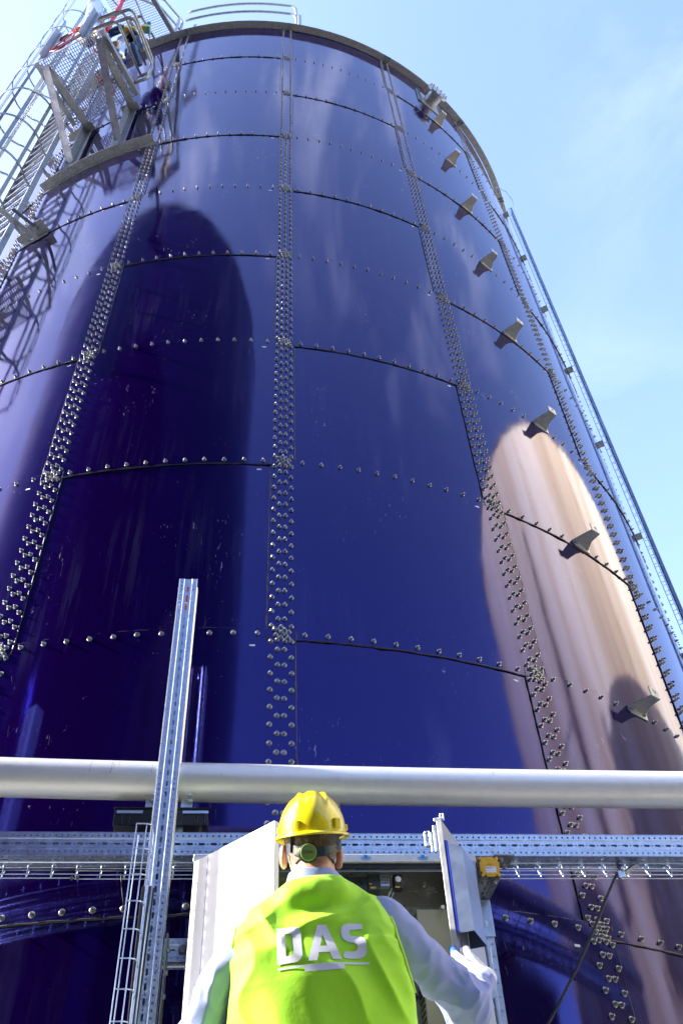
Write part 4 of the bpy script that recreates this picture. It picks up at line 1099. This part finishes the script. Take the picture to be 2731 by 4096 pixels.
def ear_f(X, Y, Z, s_):
    c = HD+(s_*.078, -.005, -.046)
    e = ell(X, Y, Z, c+(s_*.006, 0, .006), (.011, .020, .031)); e = smin(e, ell(X, Y, Z, c+(s_*.002, .004, -.020), (.009, .012, .014)), .008)
    return e
def fingers(side):
    """list of capsules for a gloved hand; right hand grips the door edge"""
    c = []
    if side == 'R':
        W = np.array(WRR); K = np.array((.760, 2.946, .978))      # wrist, knuckle centre
        ac = np.array((.55, -.35, -.75)); ac = ac/np.linalg.norm(ac)   # across the palm (index to little)
        for i, (l1, l2, l3) in enumerate(((.036, .026, .020), (.040, .029, .022), (.037, .027, .021), (.029, .021, .018))):
            k = K+ac*(i-1.2)*.0205
            d1 = np.array((-.02, .62, .72)) if i == 0 else np.array((.05, .72, .50)); d1 = d1/np.linalg.norm(d1)
            d2_ = np.array((-.25, .85, .15)); d2_ = d2_/np.linalg.norm(d2_)
            d3 = np.array((-.85, .35, -.30)); d3 = d3/np.linalg.norm(d3)
            p1 = k+d1*l1; p2 = p1+d2_*l2; p3 = p2+d3*l3
            c += [(W+(K-W)*.35+ac*(i-1.2)*.014, k, .0145, .0135), (k, p1, .0130, .0115), (p1, p2, .0115, .0105), (p2, p3, .0105, .0090)]
        T0 = W+np.array((-.012, .02, .012)); T1 = np.array((.722, 2.925, .968)); T2 = np.array((.703, 2.958, 1.000)); T3 = np.array((.702, 2.985, 1.030))
        c += [(T0, T1, .016, .0135), (T1, T2, .0135, .0125), (T2, T3, .0125, .0100)]
    else:
        W = np.array(WRL); K = W+np.array((.05, .085, .0))
        for i in range(4):
            k = K+np.array((0, 0, 1))*(1.5-i)*.020; p1 = k+np.array((.030, .018, -.005)); p2 = p1+np.array((.012, -.014, -.010)); p3 = p2+np.array((-.010, -.016, -.004))
            c += [(W+(K-W)*.4+np.array((0, 0, 1))*(1.5-i)*.014, k, .0125, .012), (k, p1, .0115, .0105), (p1, p2, .0105, .0095), (p2, p3, .0095, .0085)]
        c += [(W, W+np.array((.035, .03, .03)), .016, .013), (W+np.array((.035, .03, .03)), W+np.array((.065, .055, .03)), .013, .011), (W+np.array((.065, .055, .03)), W+np.array((.08, .075, .018)), .011, .009)]
    return c
FR, FL = fingers('R'), fingers('L')
def hand_f(X, Y, Z, caps, o=0.0, k=.006):
    d = None
    for a, b, ra, rb in caps:
        e = cone(X, Y, Z, a, b, ra+o, rb+o); d = e if d is None else smin(d, e, k)
    return d
def arm_f(X, Y, Z, S_, E_, W_, rs=(.040, .032, .032, .026), o=0.0):
    d = smin(cone(X, Y, Z, S_, E_, rs[0]+o, rs[1]+o), cone(X, Y, Z, E_, W_, rs[2]+o, rs[3]+o), .02)
    return d
HIP = ((.105, 2.46, .30), (.305, 2.46, .30)); KN = ((.095, 2.50, -.06), (.315, 2.50, -.06)); AN = ((.09, 2.44, -.42), (.32, 2.44, -.42))
def body_f(X, Y, Z):
    d = smin(torso(X, Y, Z), head_f(X, Y, Z), .02)
    for s_ in (-1, 1): d = smin(d, ear_f(X, Y, Z, s_), .006)
    for S_, E_, W_, c in ((SHR, ELR, WRR, FR), (SHL, ELL_, WRL, FL)):
        d = smin(d, arm_f(X, Y, Z, S_, E_, W_), .03)
        d = smin(d, hand_f(X, Y, Z, c, -.0022), .008)
    for i in (0, 1):
        l = smin(cone(X, Y, Z, HIP[i], KN[i], .085, .055), cone(X, Y, Z, KN[i], AN[i], .054, .036), .03)
        l = smin(l, cone(X, Y, Z, AN[i], (AN[i][0], AN[i][1]+.16, G+.045), .036, .035), .02)
        d = smin(d, l, .03)
    return d
def wn3(X, Y, Z, sc, seed):
    r_ = np.random.default_rng(seed); out_ = 0
    for i in range(6):
        k = r_.normal(0, 1, 3); k = k/np.linalg.norm(k)*np.array(sc); ph = r_.uniform(0, 6.28)
        out_ = out_+np.sin(X*k[0]+Y*k[1]+Z*k[2]+ph+1.3*np.sin((X*k[1]-Z*k[0])*.6+ph))
    return out_/6
def sharp(x): return 1-(np.abs(x)+.01)**.75*2.2
def net_obj(name, fn, lo, hi, st, mat, parent, smooth_it=2):
    V, Fq = surface_nets(fn, lo, hi, st)
    m = MB(); m.v = [V]; m.f = [tuple(q) for q in Fq.tolist()]; m.n = len(V)
    o = m.build(name, mat, parent, smooth=True)
    if smooth_it:
        md = o.modifiers.new('smooth', 'SMOOTH'); md.factor = .5; md.iterations = smooth_it
    return o
person = thing('person', 'worker from behind in yellow helmet and green vest, gloved hand on the cabinet door', 'person', (BX, BY, G))
def skinm():
    m = Mt('skin', (.62, .34, .24), .5); m.b.inputs['Subsurface Weight'].default_value = .25; m.b.inputs['Subsurface Radius'].default_value = (.02, .006, .003); m.b.inputs['Subsurface Scale'].default_value = .5
    m.set('Base Color', m.ramp(m.noise(40, 4), [(.35, (.58, .29, .19)), (.65, (.68, .40, .29))])); m.bump(m.noise(300, 2), .15, .001); return m.m
body = net_obj('body', body_f, (-.22, 2.28, G), (.86, 3.06, 1.28), .0062, skinm(), person, 1); own(body, person)

# vest -------------------------------------------------------------
def vest_f(X, Y, Z):
    side = np.clip((np.abs(X-BX)-.0)/.24, 0, 1)
    fold = .013*wn3(X, Y*.3, Z, (24, 24, 8), 5)*np.clip((1.02-Z)/.30, .2, 1)+.006*sharp(wn3(X, Y*.3, Z, (46, 46, 18), 9))+.007*sharp(wn3(X, Y, Z, (22, 12, 44), 21))*np.clip((Z-.78)/.1, 0, 1)-.004
    d = torso(X, Y, Z, .020, .238)-fold
    d = smin(d, cone(X, Y, Z, (.05, 2.475, .938), (.36, 2.475, .966), .030, .030)-.002, .03)
    for A_, B_ in (((.112, 2.440, .966), (.145, 2.392, .972)), ((.145, 2.392, .972), (.200, 2.380, .976)), ((.200, 2.380, .976), (.250, 2.392, .980)), ((.250, 2.392, .980), (.290, 2.440, .980))):
        d = smin(d, cone(X, Y, Z-.0+.005, A_, B_, .031, .031), .045)
    d = np.maximum(d, -(torso(X, Y, Z, .001)))                # hollow inside
    ah = np.abs(X-BX)-(np.where(X < BX, .226, .208)+.06*np.clip((.90-Z)/.22, 0, 1)**1.5-.012*np.clip((Z-.93)/.05, 0, 1))      # armhole
    d = np.maximum(d, ah)
    neck = np.minimum(.056-np.sqrt((X-BX)**2+((Y-2.46)*.95)**2), Z-.995)
    d = np.maximum(d, neck)
    return np.maximum(d, .22-Z)
def cloth(name, base, amt=.08, rough=.75, trans=.0, weave=True, bs=14):
    m = Mt(name, base, rough)
    m.b.inputs['Sheen Weight'].default_value = .15
    m.set('Base Color', m.ramp(m.noise(5, 3), [(.3, tuple(c*(1-amt) for c in base)), (.7, tuple(min(1, c*(1+amt)) for c in base))]))
    m.bump(m.noise(bs, 4, .55), .25, .01)
    if weave: m.bump(m.noise(600, 1), .2, .0006)
    if trans: m.b.inputs['Subsurface Weight'].default_value = trans; m.b.inputs['Subsurface Radius'].default_value = (.03, .03, .03)
    return m.m
VESTM = cloth('hi_vis_fabric', (.44, .92, .012), .10, .7, .12)
vest = net_obj('vest', vest_f, (-.08, 2.27, .20), (.49, 2.70, 1.05), .0042, VESTM, person, 3); own(vest, person)
# shirt ------------------------------------------------------------
def sleeve_f(X, Y, Z, S_, E_, W_, seed):
    a = np.array(S_); e = np.array(E_); w_ = np.array(W_)
    We = e+(w_-e)*.80
    d = smin(cone(X, Y, Z, a, e, .064, .056), cone(X, Y, Z, e, We, .056, .036), .035)
    tt = np.clip(((X-a[0])*(e-a)[0]+(Y-a[1])*(e-a)[1]+(Z-a[2])*(e-a)[2])/((e-a) @ (e-a)), 0, 1)
    s_al = np.sqrt((X-e[0])**2+(Y-e[1])**2+(Z-e[2])**2)
    f = .011*sharp(wn3(X, Y, Z, (38, 26, 36), seed))*np.exp(-(s_al/.17)**2)+.0085*sharp(wn3(X, Y, Z, (26, 30, 30), seed+1))+.006*wn3(X, Y, Z, (22, 22, 22), seed+3)+.006*sharp(wn3(X, Y, Z, (90, 80, 60), seed+7))-.004
    sag = .016*np.exp(-((Z-(e[2]-.035))/.05)**2)*np.exp(-(((X-e[0])/.1)**2))
    return d-f*(.35+.85*tt)-sag
def shirt_f(X, Y, Z):
    d = sleeve_f(X, Y, Z, (.392, 2.470, .930), ELR, WRR, 11)
    d = smin(d, sleeve_f(X, Y, Z, (.024, 2.475, .885), ELL_, WRL, 31), .02)
    d = smin(d, torso(X, Y, Z, -.004), .02)
    return np.maximum(d, -torso(X, Y, Z, .003)) if False else d
SHIRTM = cloth('pale_blue_shirt', (.30, .36, .62), .04, .8, .08)
shirt = net_obj('shirt', lambda X, Y, Z: np.maximum(shirt_f(X, Y, Z), Z-1.0), (-.24, 2.28, .19), (.82, 2.96, 1.02), .0046, SHIRTM, person, 1); own(shirt, person)
# collar: folded band round the neck
def ring_strip(prof, c, n=56, a0=0, a1=2*PI, sx=1.0, sy=1.0, tilt=(0, 0)):
    v = []; f = []; k = len(prof)
    for i in range(n+1):
        t = a0+(a1-a0)*i/n
        for r_, h_ in prof:
            x = r_*math.cos(t)*sx; y = r_*math.sin(t)*sy; v.append((c[0]+x, c[1]+y, c[2]+h_+tilt[0]*x+tilt[1]*y+.0015*math.sin(5*t)))
    for i in range(n):
        for j in range(k-1): f.append((i*k+j, (i+1)*k+j, (i+1)*k+j+1, i*k+j+1))
    m = MB(); m.add(v, f); return m
m = ring_strip([(.062, -.045), (.0600, .012), (.0615, .0165), (.0650, .0175), (.0685, .0150), (.074, -.010), (.079, -.034), (.0805, -.044), (.079, -.052), (.074, -.066), (.064, -.080)], (.197, 2.436, 1.032), 64, -PI*1.42, PI*.42, 1.06, 1.0, (0.0, .16))
col_ = m.build('collar', SHIRTM, shirt, smooth=True); sm = col_.modifiers.new('sub', 'SUBSURF'); sm.levels = 1; sm.render_levels = 2
# vest edging
VEDGE = cloth('vest_binding', (.50, .86, .015), .03, .6, .1)
from mathutils.bvhtree import BVHTree
def bvh(o):
    dg = bpy.context.evaluated_depsgraph_get(); e = o.evaluated_get(dg); me = e.to_mesh(); L_ = Vector(rootloc(o))
    return BVHTree.FromPolygons([v.co+L_ for v in me.vertices], [tuple(p.vertices) for p in me.polygons])
bpy.context.view_layer.update()
vb = bvh(vest)
def ahx(z, s_=1): return (.226 if s_ < 0 else .208)+.06*np.clip((.90-z)/.22, 0, 1)**1.5-.012*np.clip((z-.93)/.05, 0, 1)
for s_ in (-1, 1):
    pts = []
    for z in np.linspace(.60, .965, 40):
        x = BX+s_*(ahx(z, s_)-.0065); h_ = vb.ray_cast(Vector((x, 2.1, z)), Vector((0, 1, 0)))
        if h_[0]: pts.append(h_[0]+Vector((0, -.0005, 0)))
    if len(pts) > 5:
        P = np.array([p[:] for p in pts]); 
        for _ in range(3): P[1:-1] = (P[:-2]+P[1:-1]*2+P[2:])/4
        m = MB(); m.tube([Vector(p) for p in P], .0052, 8); m.build('armhole_binding', VEDGE, vest, smooth=True)
# trousers and boots
def trou_f(X, Y, Z):
    d = torso(X, Y, Z, .008)
    for i in (0, 1):
        l = smin(cone(X, Y, Z, HIP[i], KN[i], .098, .070), cone(X, Y, Z, KN[i], AN[i], .070, .058), .03); d = smin(d, l, .03)
    return np.maximum(d-.003*wn3(X, Y, Z, (30, 30, 30), 2), np.maximum(Z-.36, G+.06-Z))
net_obj('trousers', trou_f, (-.02, 2.28, G+.02), (.44, 2.66, .38), .009, cloth('dark_trousers', (.03, .035, .05)), person, 2)
def boot_f(X, Y, Z):
    d = 9.
    for i in (0, 1): d = np.minimum(d, smin(cone(X, Y, Z, (AN[i][0], AN[i][1], -.36), AN[i], .060, .055), cone(X, Y, Z, (AN[i][0], AN[i][1]-.02, G+.05), (AN[i][0], AN[i][1]+.17, G+.045), .05, .048), .02))
    return np.maximum(d, G+.001-Z)
net_obj('boots', boot_f, (-.02, 2.32, G-.01), (.44, 2.70, -.30), .008, RUBBER, person, 1)
# hair
hairm = Mt('grey_brown_hair', (.16, .10, .05), .55)
hairm.set('Base Color', hairm.ramp(hairm.noise(50, 5, .6, (3, 3, .6)), [(.3, (.07, .04, .02)), (.55, (.22, .14, .075)), (.8, (.42, .36, .29))])); hairm.bump(hairm.noise(140, 3, .6, (3, 3, .4)), .8, .004)
def hair_f(X, Y, Z):
    d = head_f(X, Y, Z)-.0055-.0022*wn3(X, Y, Z, (260, 260, 60), 4)
    cut = np.maximum(Y-(HD[1]+.01+(Z-HD[2])*.8), 1.070+.02*np.cos((X-BX)*38)+.006*wn3(X, Y, Z, (200, 200, 10), 8)-Z)
    return np.maximum(d, cut)
hair = net_obj('hair', hair_f, (.10, 2.33, 1.03), (.31, 2.60, 1.29), .0032, hairm.m, person, 1)
# short loose strands over the hairline
hb_ = bvh(hair); m = MB(); rr = random.Random(5); hv = [v.co for v in hair.data.vertices]; Lh_ = Vector(rootloc(person))
for i in range(1500):
    p = rr.choice(hv)+Lh_
    if p.z > 1.155 or p.y > HD[1]+.02: continue
    nn_ = (p-Vector((HD[0], HD[1], p.z))).normalized(); d_ = (Vector((rr.uniform(-.3, .3), 0, -1))+nn_*rr.uniform(.15, .55)).normalized(); l_ = rr.uniform(.006, .014); s1 = d_.cross(nn_).normalized()*.0006
    q = p+d_*l_; m.add([tuple(p+s1), tuple(p-s1), tuple(q)], [(0, 1, 2)])
m.build('hair_strands', hairm.m, hair)
# eyes
for s_ in (-1, 1):
    m = MB(); m.lathe([(.011*math.sin(t), .011*math.cos(t)) for t in np.linspace(0.01, PI-.01, 10)], tuple(HD+(s_*.030, .086, -.008)), (0, 1, 0), 14, caps=False); e_ = m.build('eye', WHITEL, person, smooth=True); own(e_, person)
    m = MB(); m.lathe([(.005, .0103), (0, .0108)], tuple(HD+(s_*.030, .086, -.008)), (0, 1, 0), 12, caps=False); m.build('iris', INK, e_)
# safety helmet
HC = Vector((.1965, 2.452, 1.168)); TILT = math.radians(20); ROLLH = math.radians(-3)
Rh = Matrix.Rotation(ROLLH, 3, 'Y') @ Matrix.Rotation(TILT, 3, 'X')
def hp(x, y, z): return HC+Rh @ Vector((x, y, z))
Rb = Matrix.Rotation(math.radians(-3), 3, 'Y') @ Matrix.Rotation(math.radians(6), 3, 'X')
def hb(x, y, z): return HC+Vector((-.002, .0, .012))+Rb @ Vector((x, y, z))
def helmet_shell(off=0.0):
    v = []; f = []; nu, nv = 96, 40
    for j in range(nv+1):
        ph = (PI/2)*j/nv
        for i in range(nu):
            t = 2*PI*i/nu; ct, st_ = math.cos(t), math.sin(t)
            rx, ry, rz = .101-off, .127-off, .124-off
            sp, cp__ = math.sin(ph), math.cos(ph)**.90
            x = rx*ct*cp__; y = ry*st_*cp__; z = rz*sp
            # three crest ridges: one along the middle, two spreading to the back
            hgt = max(0, sp)**1.2
            yy = y/ry
            w_ = lambda c_, s_: math.exp(-((x-c_)/s_)**2)
            g_ = .0; 
            if not off:
                mid = .003*w_(0, .022)*max(0, min(1, (z/rz-.20)/.35))
                spread = .034+.012*(-yy)
                fade = max(0, min(1, (z/rz-.55)/.2))*(1 if yy < .75 else .4)
                sd = .0055*(w_(spread, .0085)+w_(-spread, .0085))*fade
                groove = -.003*(w_(spread*.62, .008)+w_(-spread*.62, .008))*fade
                g_ = mid+sd+groove
            nrm_ = Vector((x/rx**2, y/ry**2, z/rz**2)).normalized()
            p = Vector((x, y, z))+nrm_*g_
            v.append(tuple(hp(*p)))
    for j in range(nv):
        for i in range(nu): f.append((j*nu+i, j*nu+(i+1) % nu, (j+1)*nu+(i+1) % nu, (j+1)*nu+i))
    return v, f
HELM = Mt('yellow_helmet_plastic', (.86, .70, .008), .22); HELM.b.inputs['Coat Weight'].default_value = .3; HELM.b.inputs['Subsurface Weight'].default_value = .12; HELM.b.inputs['Subsurface Radius'].default_value = (.02, .015, .002)
HELM.set('Roughness', HELM.ramp(HELM.noise(25, 5), [(.35, .16), (.8, .34)])); HELM.bump(HELM.noise(300, 2), .04, .0005)
v, f = helmet_shell(); m = MB(); m.add(v, f)
v, f = helmet_shell(.003); m.add(v, [q[::-1] for q in f])
hel = m.build('helmet', HELM.m, person, smooth=True); own(hel, person)
m = MB(); v = []; f = []; nu = 96; prof = [(.0, .004), (.0045, .0015), (.010, -.001), (.0145, -.0045), (.0155, -.009), (.0135, -.0095), (.009, -.006), (-.004, -.003), (-.004, .004)]
for i in range(nu):
    t = 2*PI*i/nu; vis = max(0, math.sin(t))**3
    for o_, z in prof: v.append(tuple(hp((.101+o_*(.75))*math.cos(t), (.127+o_*(1+2.6*vis))*math.sin(t), z-.010*vis*max(0, o_)/.015)))
k = len(prof)
for i in range(nu):
    for j in range(k): f.append((i*k+j, ((i+1) % nu)*k+j, ((i+1) % nu)*k+(j+1) % k, i*k+(j+1) % k))
m.add(v, f); m.build('brim', HELM.m, hel, smooth=True)
for x, y, w1, w2, hh in ((.062, -.103, .020, .014, .028), (-.053, -.108, .014, .010, .026), (.097, -.012, .010, .016, .018), (-.097, -.012, .010, .016, .018)):
    t = math.atan2(y/.130, x/.104); Rz = Matrix.Rotation(math.atan2(y, x)-PI/2, 3, 'Z')
    m = MB(); m.box(hp(x, y, .012+hh/2-.004), (w1, w2, hh), Rh @ Rz)
    sl_ = m.build('accessory_slot', HELM.m, hel); bevel(sl_, .003, 2)
# suspension band at the nape with the ratchet knob
BAND = var('dark_band', (.020, .024, .022), .35, 0, .3, 40); OLIVE = var('olive_band', (.10, .14, .012), .4, 0, .1, 40)
def band(y_off, w0, a0, a1, mat, nm, rad=0.0, th=.003, par=None, zc=-.098):
    m = MB(); v = []; f = []; n = 30
    for i in range(n+1):
        t = a0+(a1-a0)*i/n; s_ = abs(t+PI/2)
        drop = zc+.030*(s_/1.0)**2
        for r_, h_ in ((0, -w0/2), (th, -w0/2), (th, w0/2), (0, w0/2)):
            v.append(tuple(hb((.082+rad+r_)*math.cos(t), -.012+(.100+rad+r_)*math.sin(t), drop+h_)))
    for i in range(n):
        for j in range(4): f.append((i*4+j, (i+1)*4+j, (i+1)*4+(j+1) % 4, i*4+(j+1) % 4))
    f += [(0, 1, 2, 3), (n*4+3, n*4+2, n*4+1, n*4)]
    m.add(v, f); return m.build(nm, mat, par or hel, smooth=False)
band(0, .026, -PI/2-1.15, -PI/2+1.15, BAND, 'nape_band', .002)
band(0, .016, -PI/2-.72, -PI/2-.22, OLIVE, 'olive_strap', .0055, .002); band(0, .016, -PI/2+.22, -PI/2+.68, var('dark_green_strap', (.010, .035, .008), .35), 'green_strap', .0055, .002)
kc = hb(-.024, -.1120, -.098); kd = (Rb @ Vector((0, -1, -.12))).normalized()
m = MB(); m.lathe([(.028, -.006), (.0285, .002), (.026, .0045), (0, .0045)], kc, kd, 12); kb = m.build('ratchet_knob', BLACKP, hel, angle=30); own(kb, person)
m = MB(); m.lathe([(.0232, .004), (.0232, .0085), (.0215, .0100), (0, .0105)], kc, kd, 36); kf = m.build('knob_face', var('olive_green_face', (.20, .30, .05), .45, 0, .06, 20), kb, angle=30); own(kf, person)
xk = (Rb @ Vector((1, 0, 0))).normalized(); yk = kd.cross(xk)*-1; yk = xk.cross(-kd)*-1
if yk.z < 0: yk = -yk
put_text('knob_lettering', 'MSA', .0125, kc+kd*.0112-xk*.0145-yk*.004, xk, yk, var('dark_olive_ink', (.05, .085, .02), .5), kf, 1.15)
for s_ in (-1, 1):
    m = MB(); m.bar(hb(s_*.062, -.088, -.01), hb(s_*.066, -.080, -.085), .012, .002, (0, 1, 0)); m.build('suspension_strap', BLACKP if s_ < 0 else var('grey_strap', (.22, .25, .30), .4), hel)
# glove
GLM = Mt('white_knit_glove', (.82, .82, .84), .75); GLM.bump(GLM.noise(500, 2), .4, .001); GLM.bump(GLM.noise(40, 3), .3, .006)
PALM = Mt('blue_grip_coating', (.06, .17, .55), .45).m
def glove(caps, W_, E_, lo, hi):
    W_ = np.array(W_); E_ = np.array(E_)
    def fn(X, Y, Z):
        d = hand_f(X, Y, Z, caps, .0012, .0055); return smin(d, cone(X, Y, Z, W_+(E_-W_)*.22, W_+(E_-W_)*-.1, .036, .030), .02)-.0008*wn3(X, Y, Z, (120, 120, 120), 6)
    return net_obj('glove', fn, lo, hi, .0032, GLM.m, person, 1)
gR = glove(FR, WRR, ELR, (.66, 2.78, .84), (.83, 3.07, 1.10)); own(gR, person)
gL = glove(FL, WRL, ELL_, (-.15, 2.70, .52), (.08, 2.95, .70)); own(gL, person)
# blue coating on thumb and finger tips
def tip_f(X, Y, Z):
    d = None
    for a, b, ra, rb in (FR[-1], FR[3], FR[7]):
        a = np.array(a); b = np.array(b); e = cone(X, Y, Z, a+(b-a)*.15, b, ra+.0022, rb+.0022)
        e = np.maximum(e, (X-.712) if a is not None and a[0] < .72 else (X-.760))
        d = e if d is None else np.minimum(d, e)
    return d
tp = net_obj('palm_coating', tip_f, (.66, 2.90, .90), (.83, 3.07, 1.10), .0028, PALM, gR, 0)
gb = bvh(gR); 
def project_decal(polys, o, xd, yd, dirv, tree, lift, mat, name, parent, sub=.006, lab=None):
    """cut flat outline(s) into small pieces and drop them on the cloth along dirv"""
    bmd = bmesh.new()
    for outer, holes in polys:
        es = []
        for lp in [outer]+holes:
            vs = [bmd.verts.new((p[0], p[1], 0)) for p in lp]
            for i in range(len(vs)): es.append(bmd.edges.new((vs[i], vs[(i+1) % len(vs)])))
        bmesh.ops.triangle_fill(bmd, use_beauty=True, use_dissolve=False, edges=es, normal=(0, 0, 1))
    xs = [v.co.x for v in bmd.verts]; ys = [v.co.y for v in bmd.verts]
    for c0, c1, nv_ in ((min(xs), max(xs), Vector((1, 0, 0))), (min(ys), max(ys), Vector((0, 1, 0)))):
        x = c0+sub
        while x < c1:
            bmesh.ops.bisect_plane(bmd, geom=bmd.verts[:]+bmd.edges[:]+bmd.faces[:], plane_co=nv_*x, plane_no=nv_); x += sub
    xd = Vector(xd).normalized(); yd = Vector(yd).normalized(); dirv = Vector(dirv).normalized(); o = Vector(o)
    V = []; last = None
    for v_ in bmd.verts:
        p = o+xd*v_.co.x+yd*v_.co.y; h_ = tree.ray_cast(p-dirv*.5, dirv)
        V.append(h_[0]-dirv*lift if h_[0] else p)
    bmd.verts.index_update(); F_ = [tuple(q.index for q in fc.verts) for fc in bmd.faces]
    bmd.free(); m = MB(); m.add([tuple(v) for v in V], F_)
    ob = m.build(name, mat, parent, smooth=True)
    return ob
def arc(cx, cy, r, a0, a1, n=8, ry=None): return [(cx+r*math.cos(math.radians(a0+(a1-a0)*i/n)), cy+(ry or r)*math.sin(math.radians(a0+(a1-a0)*i/n))) for i in range(n+1)]
# lettering on the back: heights in units of cap height 1
Dp = ([(0, 0), (.47, 0)]+arc(.47, .22, .22, -90, 0)+arc(.47, .78, .22, 0, 90)+[(0, 1)], [[(.24, .19), (.24, .81), (.37, .81)]+arc(.37, .73, .08, 90, 0)[1:]+[(.45, .27)]+arc(.37, .27, .08, 0, -90)[1:]])
Ap = ([(0, 0), (.25, 0), (.315, .21), (.62, .21), (.69, 0), (.94, 0), (.60, 1), (.335, 1)], [[(.37, .39), (.565, .39), (.468, .76)]])
Sp = ([(0, .10), (.02, .02), (.16, -.01), (.46, -.01)]+arc(.46, .20, .22, -80, 0, 6, .20)+[(.68, .36)]+arc(.50, .42, .18, 0, 75, 5, .16)+[(.40, .595), (.28, .63), (.24, .70), (.27, .79), (.36, .81), (.64, .81), (.64, .98), (.40, 1.0)]+arc(.23, .76, .22, 80, 180, 6, .24)+[(.01, .66), (.05, .54), (.18, .45), (.36, .40), (.43, .34), (.43, .24), (.37, .19), (.26, .18), (.06, .185)], [])
LETM = var('silver_print', (.80, .80, .82), .6, 0, .03, 20)
ch_ = .094; ox, oz = .092, .768; sk = .045
def place(poly, x0, sx=1.0, dz=0.0):
    T = lambda p: (x0+p[0]*ch_*sx, p[1]*ch_+dz)
    return ([T(p) for p in poly[0]], [[T(p) for p in h_] for h_ in poly[1]])
pol = [place(Dp, 0, .98), place(Ap, .0765, .98), place(Sp, .1680, .98, .002)]
yd_ = Vector((-.045, 0, 1)); xd_ = Vector((1, 0, .055))
for nm_, p_ in (('letter_d', pol[0]), ('letter_a', pol[1]), ('letter_s', pol[2])):
    project_decal([p_], (ox, 2.3, oz), xd_, yd_, (0, 1, 0), vb, .0018, LETM, 'letter', vest)
project_decal([([(0, -.0135), (.234, -.0135), (.234, -.0085), (0, -.0085)], [])], (ox, 2.3, oz), xd_, yd_, (0, 1, 0), vb, .0018, LETM, 'logo_bar', vest)
project_decal([([(.067, -.0255), (.168, -.0255), (.168, -.0138), (.067, -.0138)], [])], (ox, 2.3, oz), xd_, yd_, (0, 1, 0), vb, .0018, LETM, 'logo_bar', vest)
# lettering on the back of the glove
def glove_text(txt, size, o, xd, yd, dirv, nm):
    V, Fc = text_mesh(txt, size, None, 0, 1.0); xd = Vector(xd).normalized(); yd = Vector(yd).normalized(); dirv = Vector(dirv).normalized(); P = []
    for x, y, z in V:
        p = Vector(o)+xd*x+yd*y; h_ = gb.ray_cast(p-dirv*.12, dirv, .25); P.append(tuple(h_[0]-dirv*.0009) if h_[0] else tuple(p))
    m = MB(); m.add(P, Fc); m.build(nm, INK, gR)
glove_text('lyFlex', .019, (.748, 2.92, .918), (.45, .3, .80), (-.80, .1, .45), (-.25, .90, .2), 'glove_lettering')
glove_text('11-318', .007, (.738, 2.92, .950), (.35, .2, .90), (-.9, .1, .35), (-.25, .90, .2), 'glove_lettering')
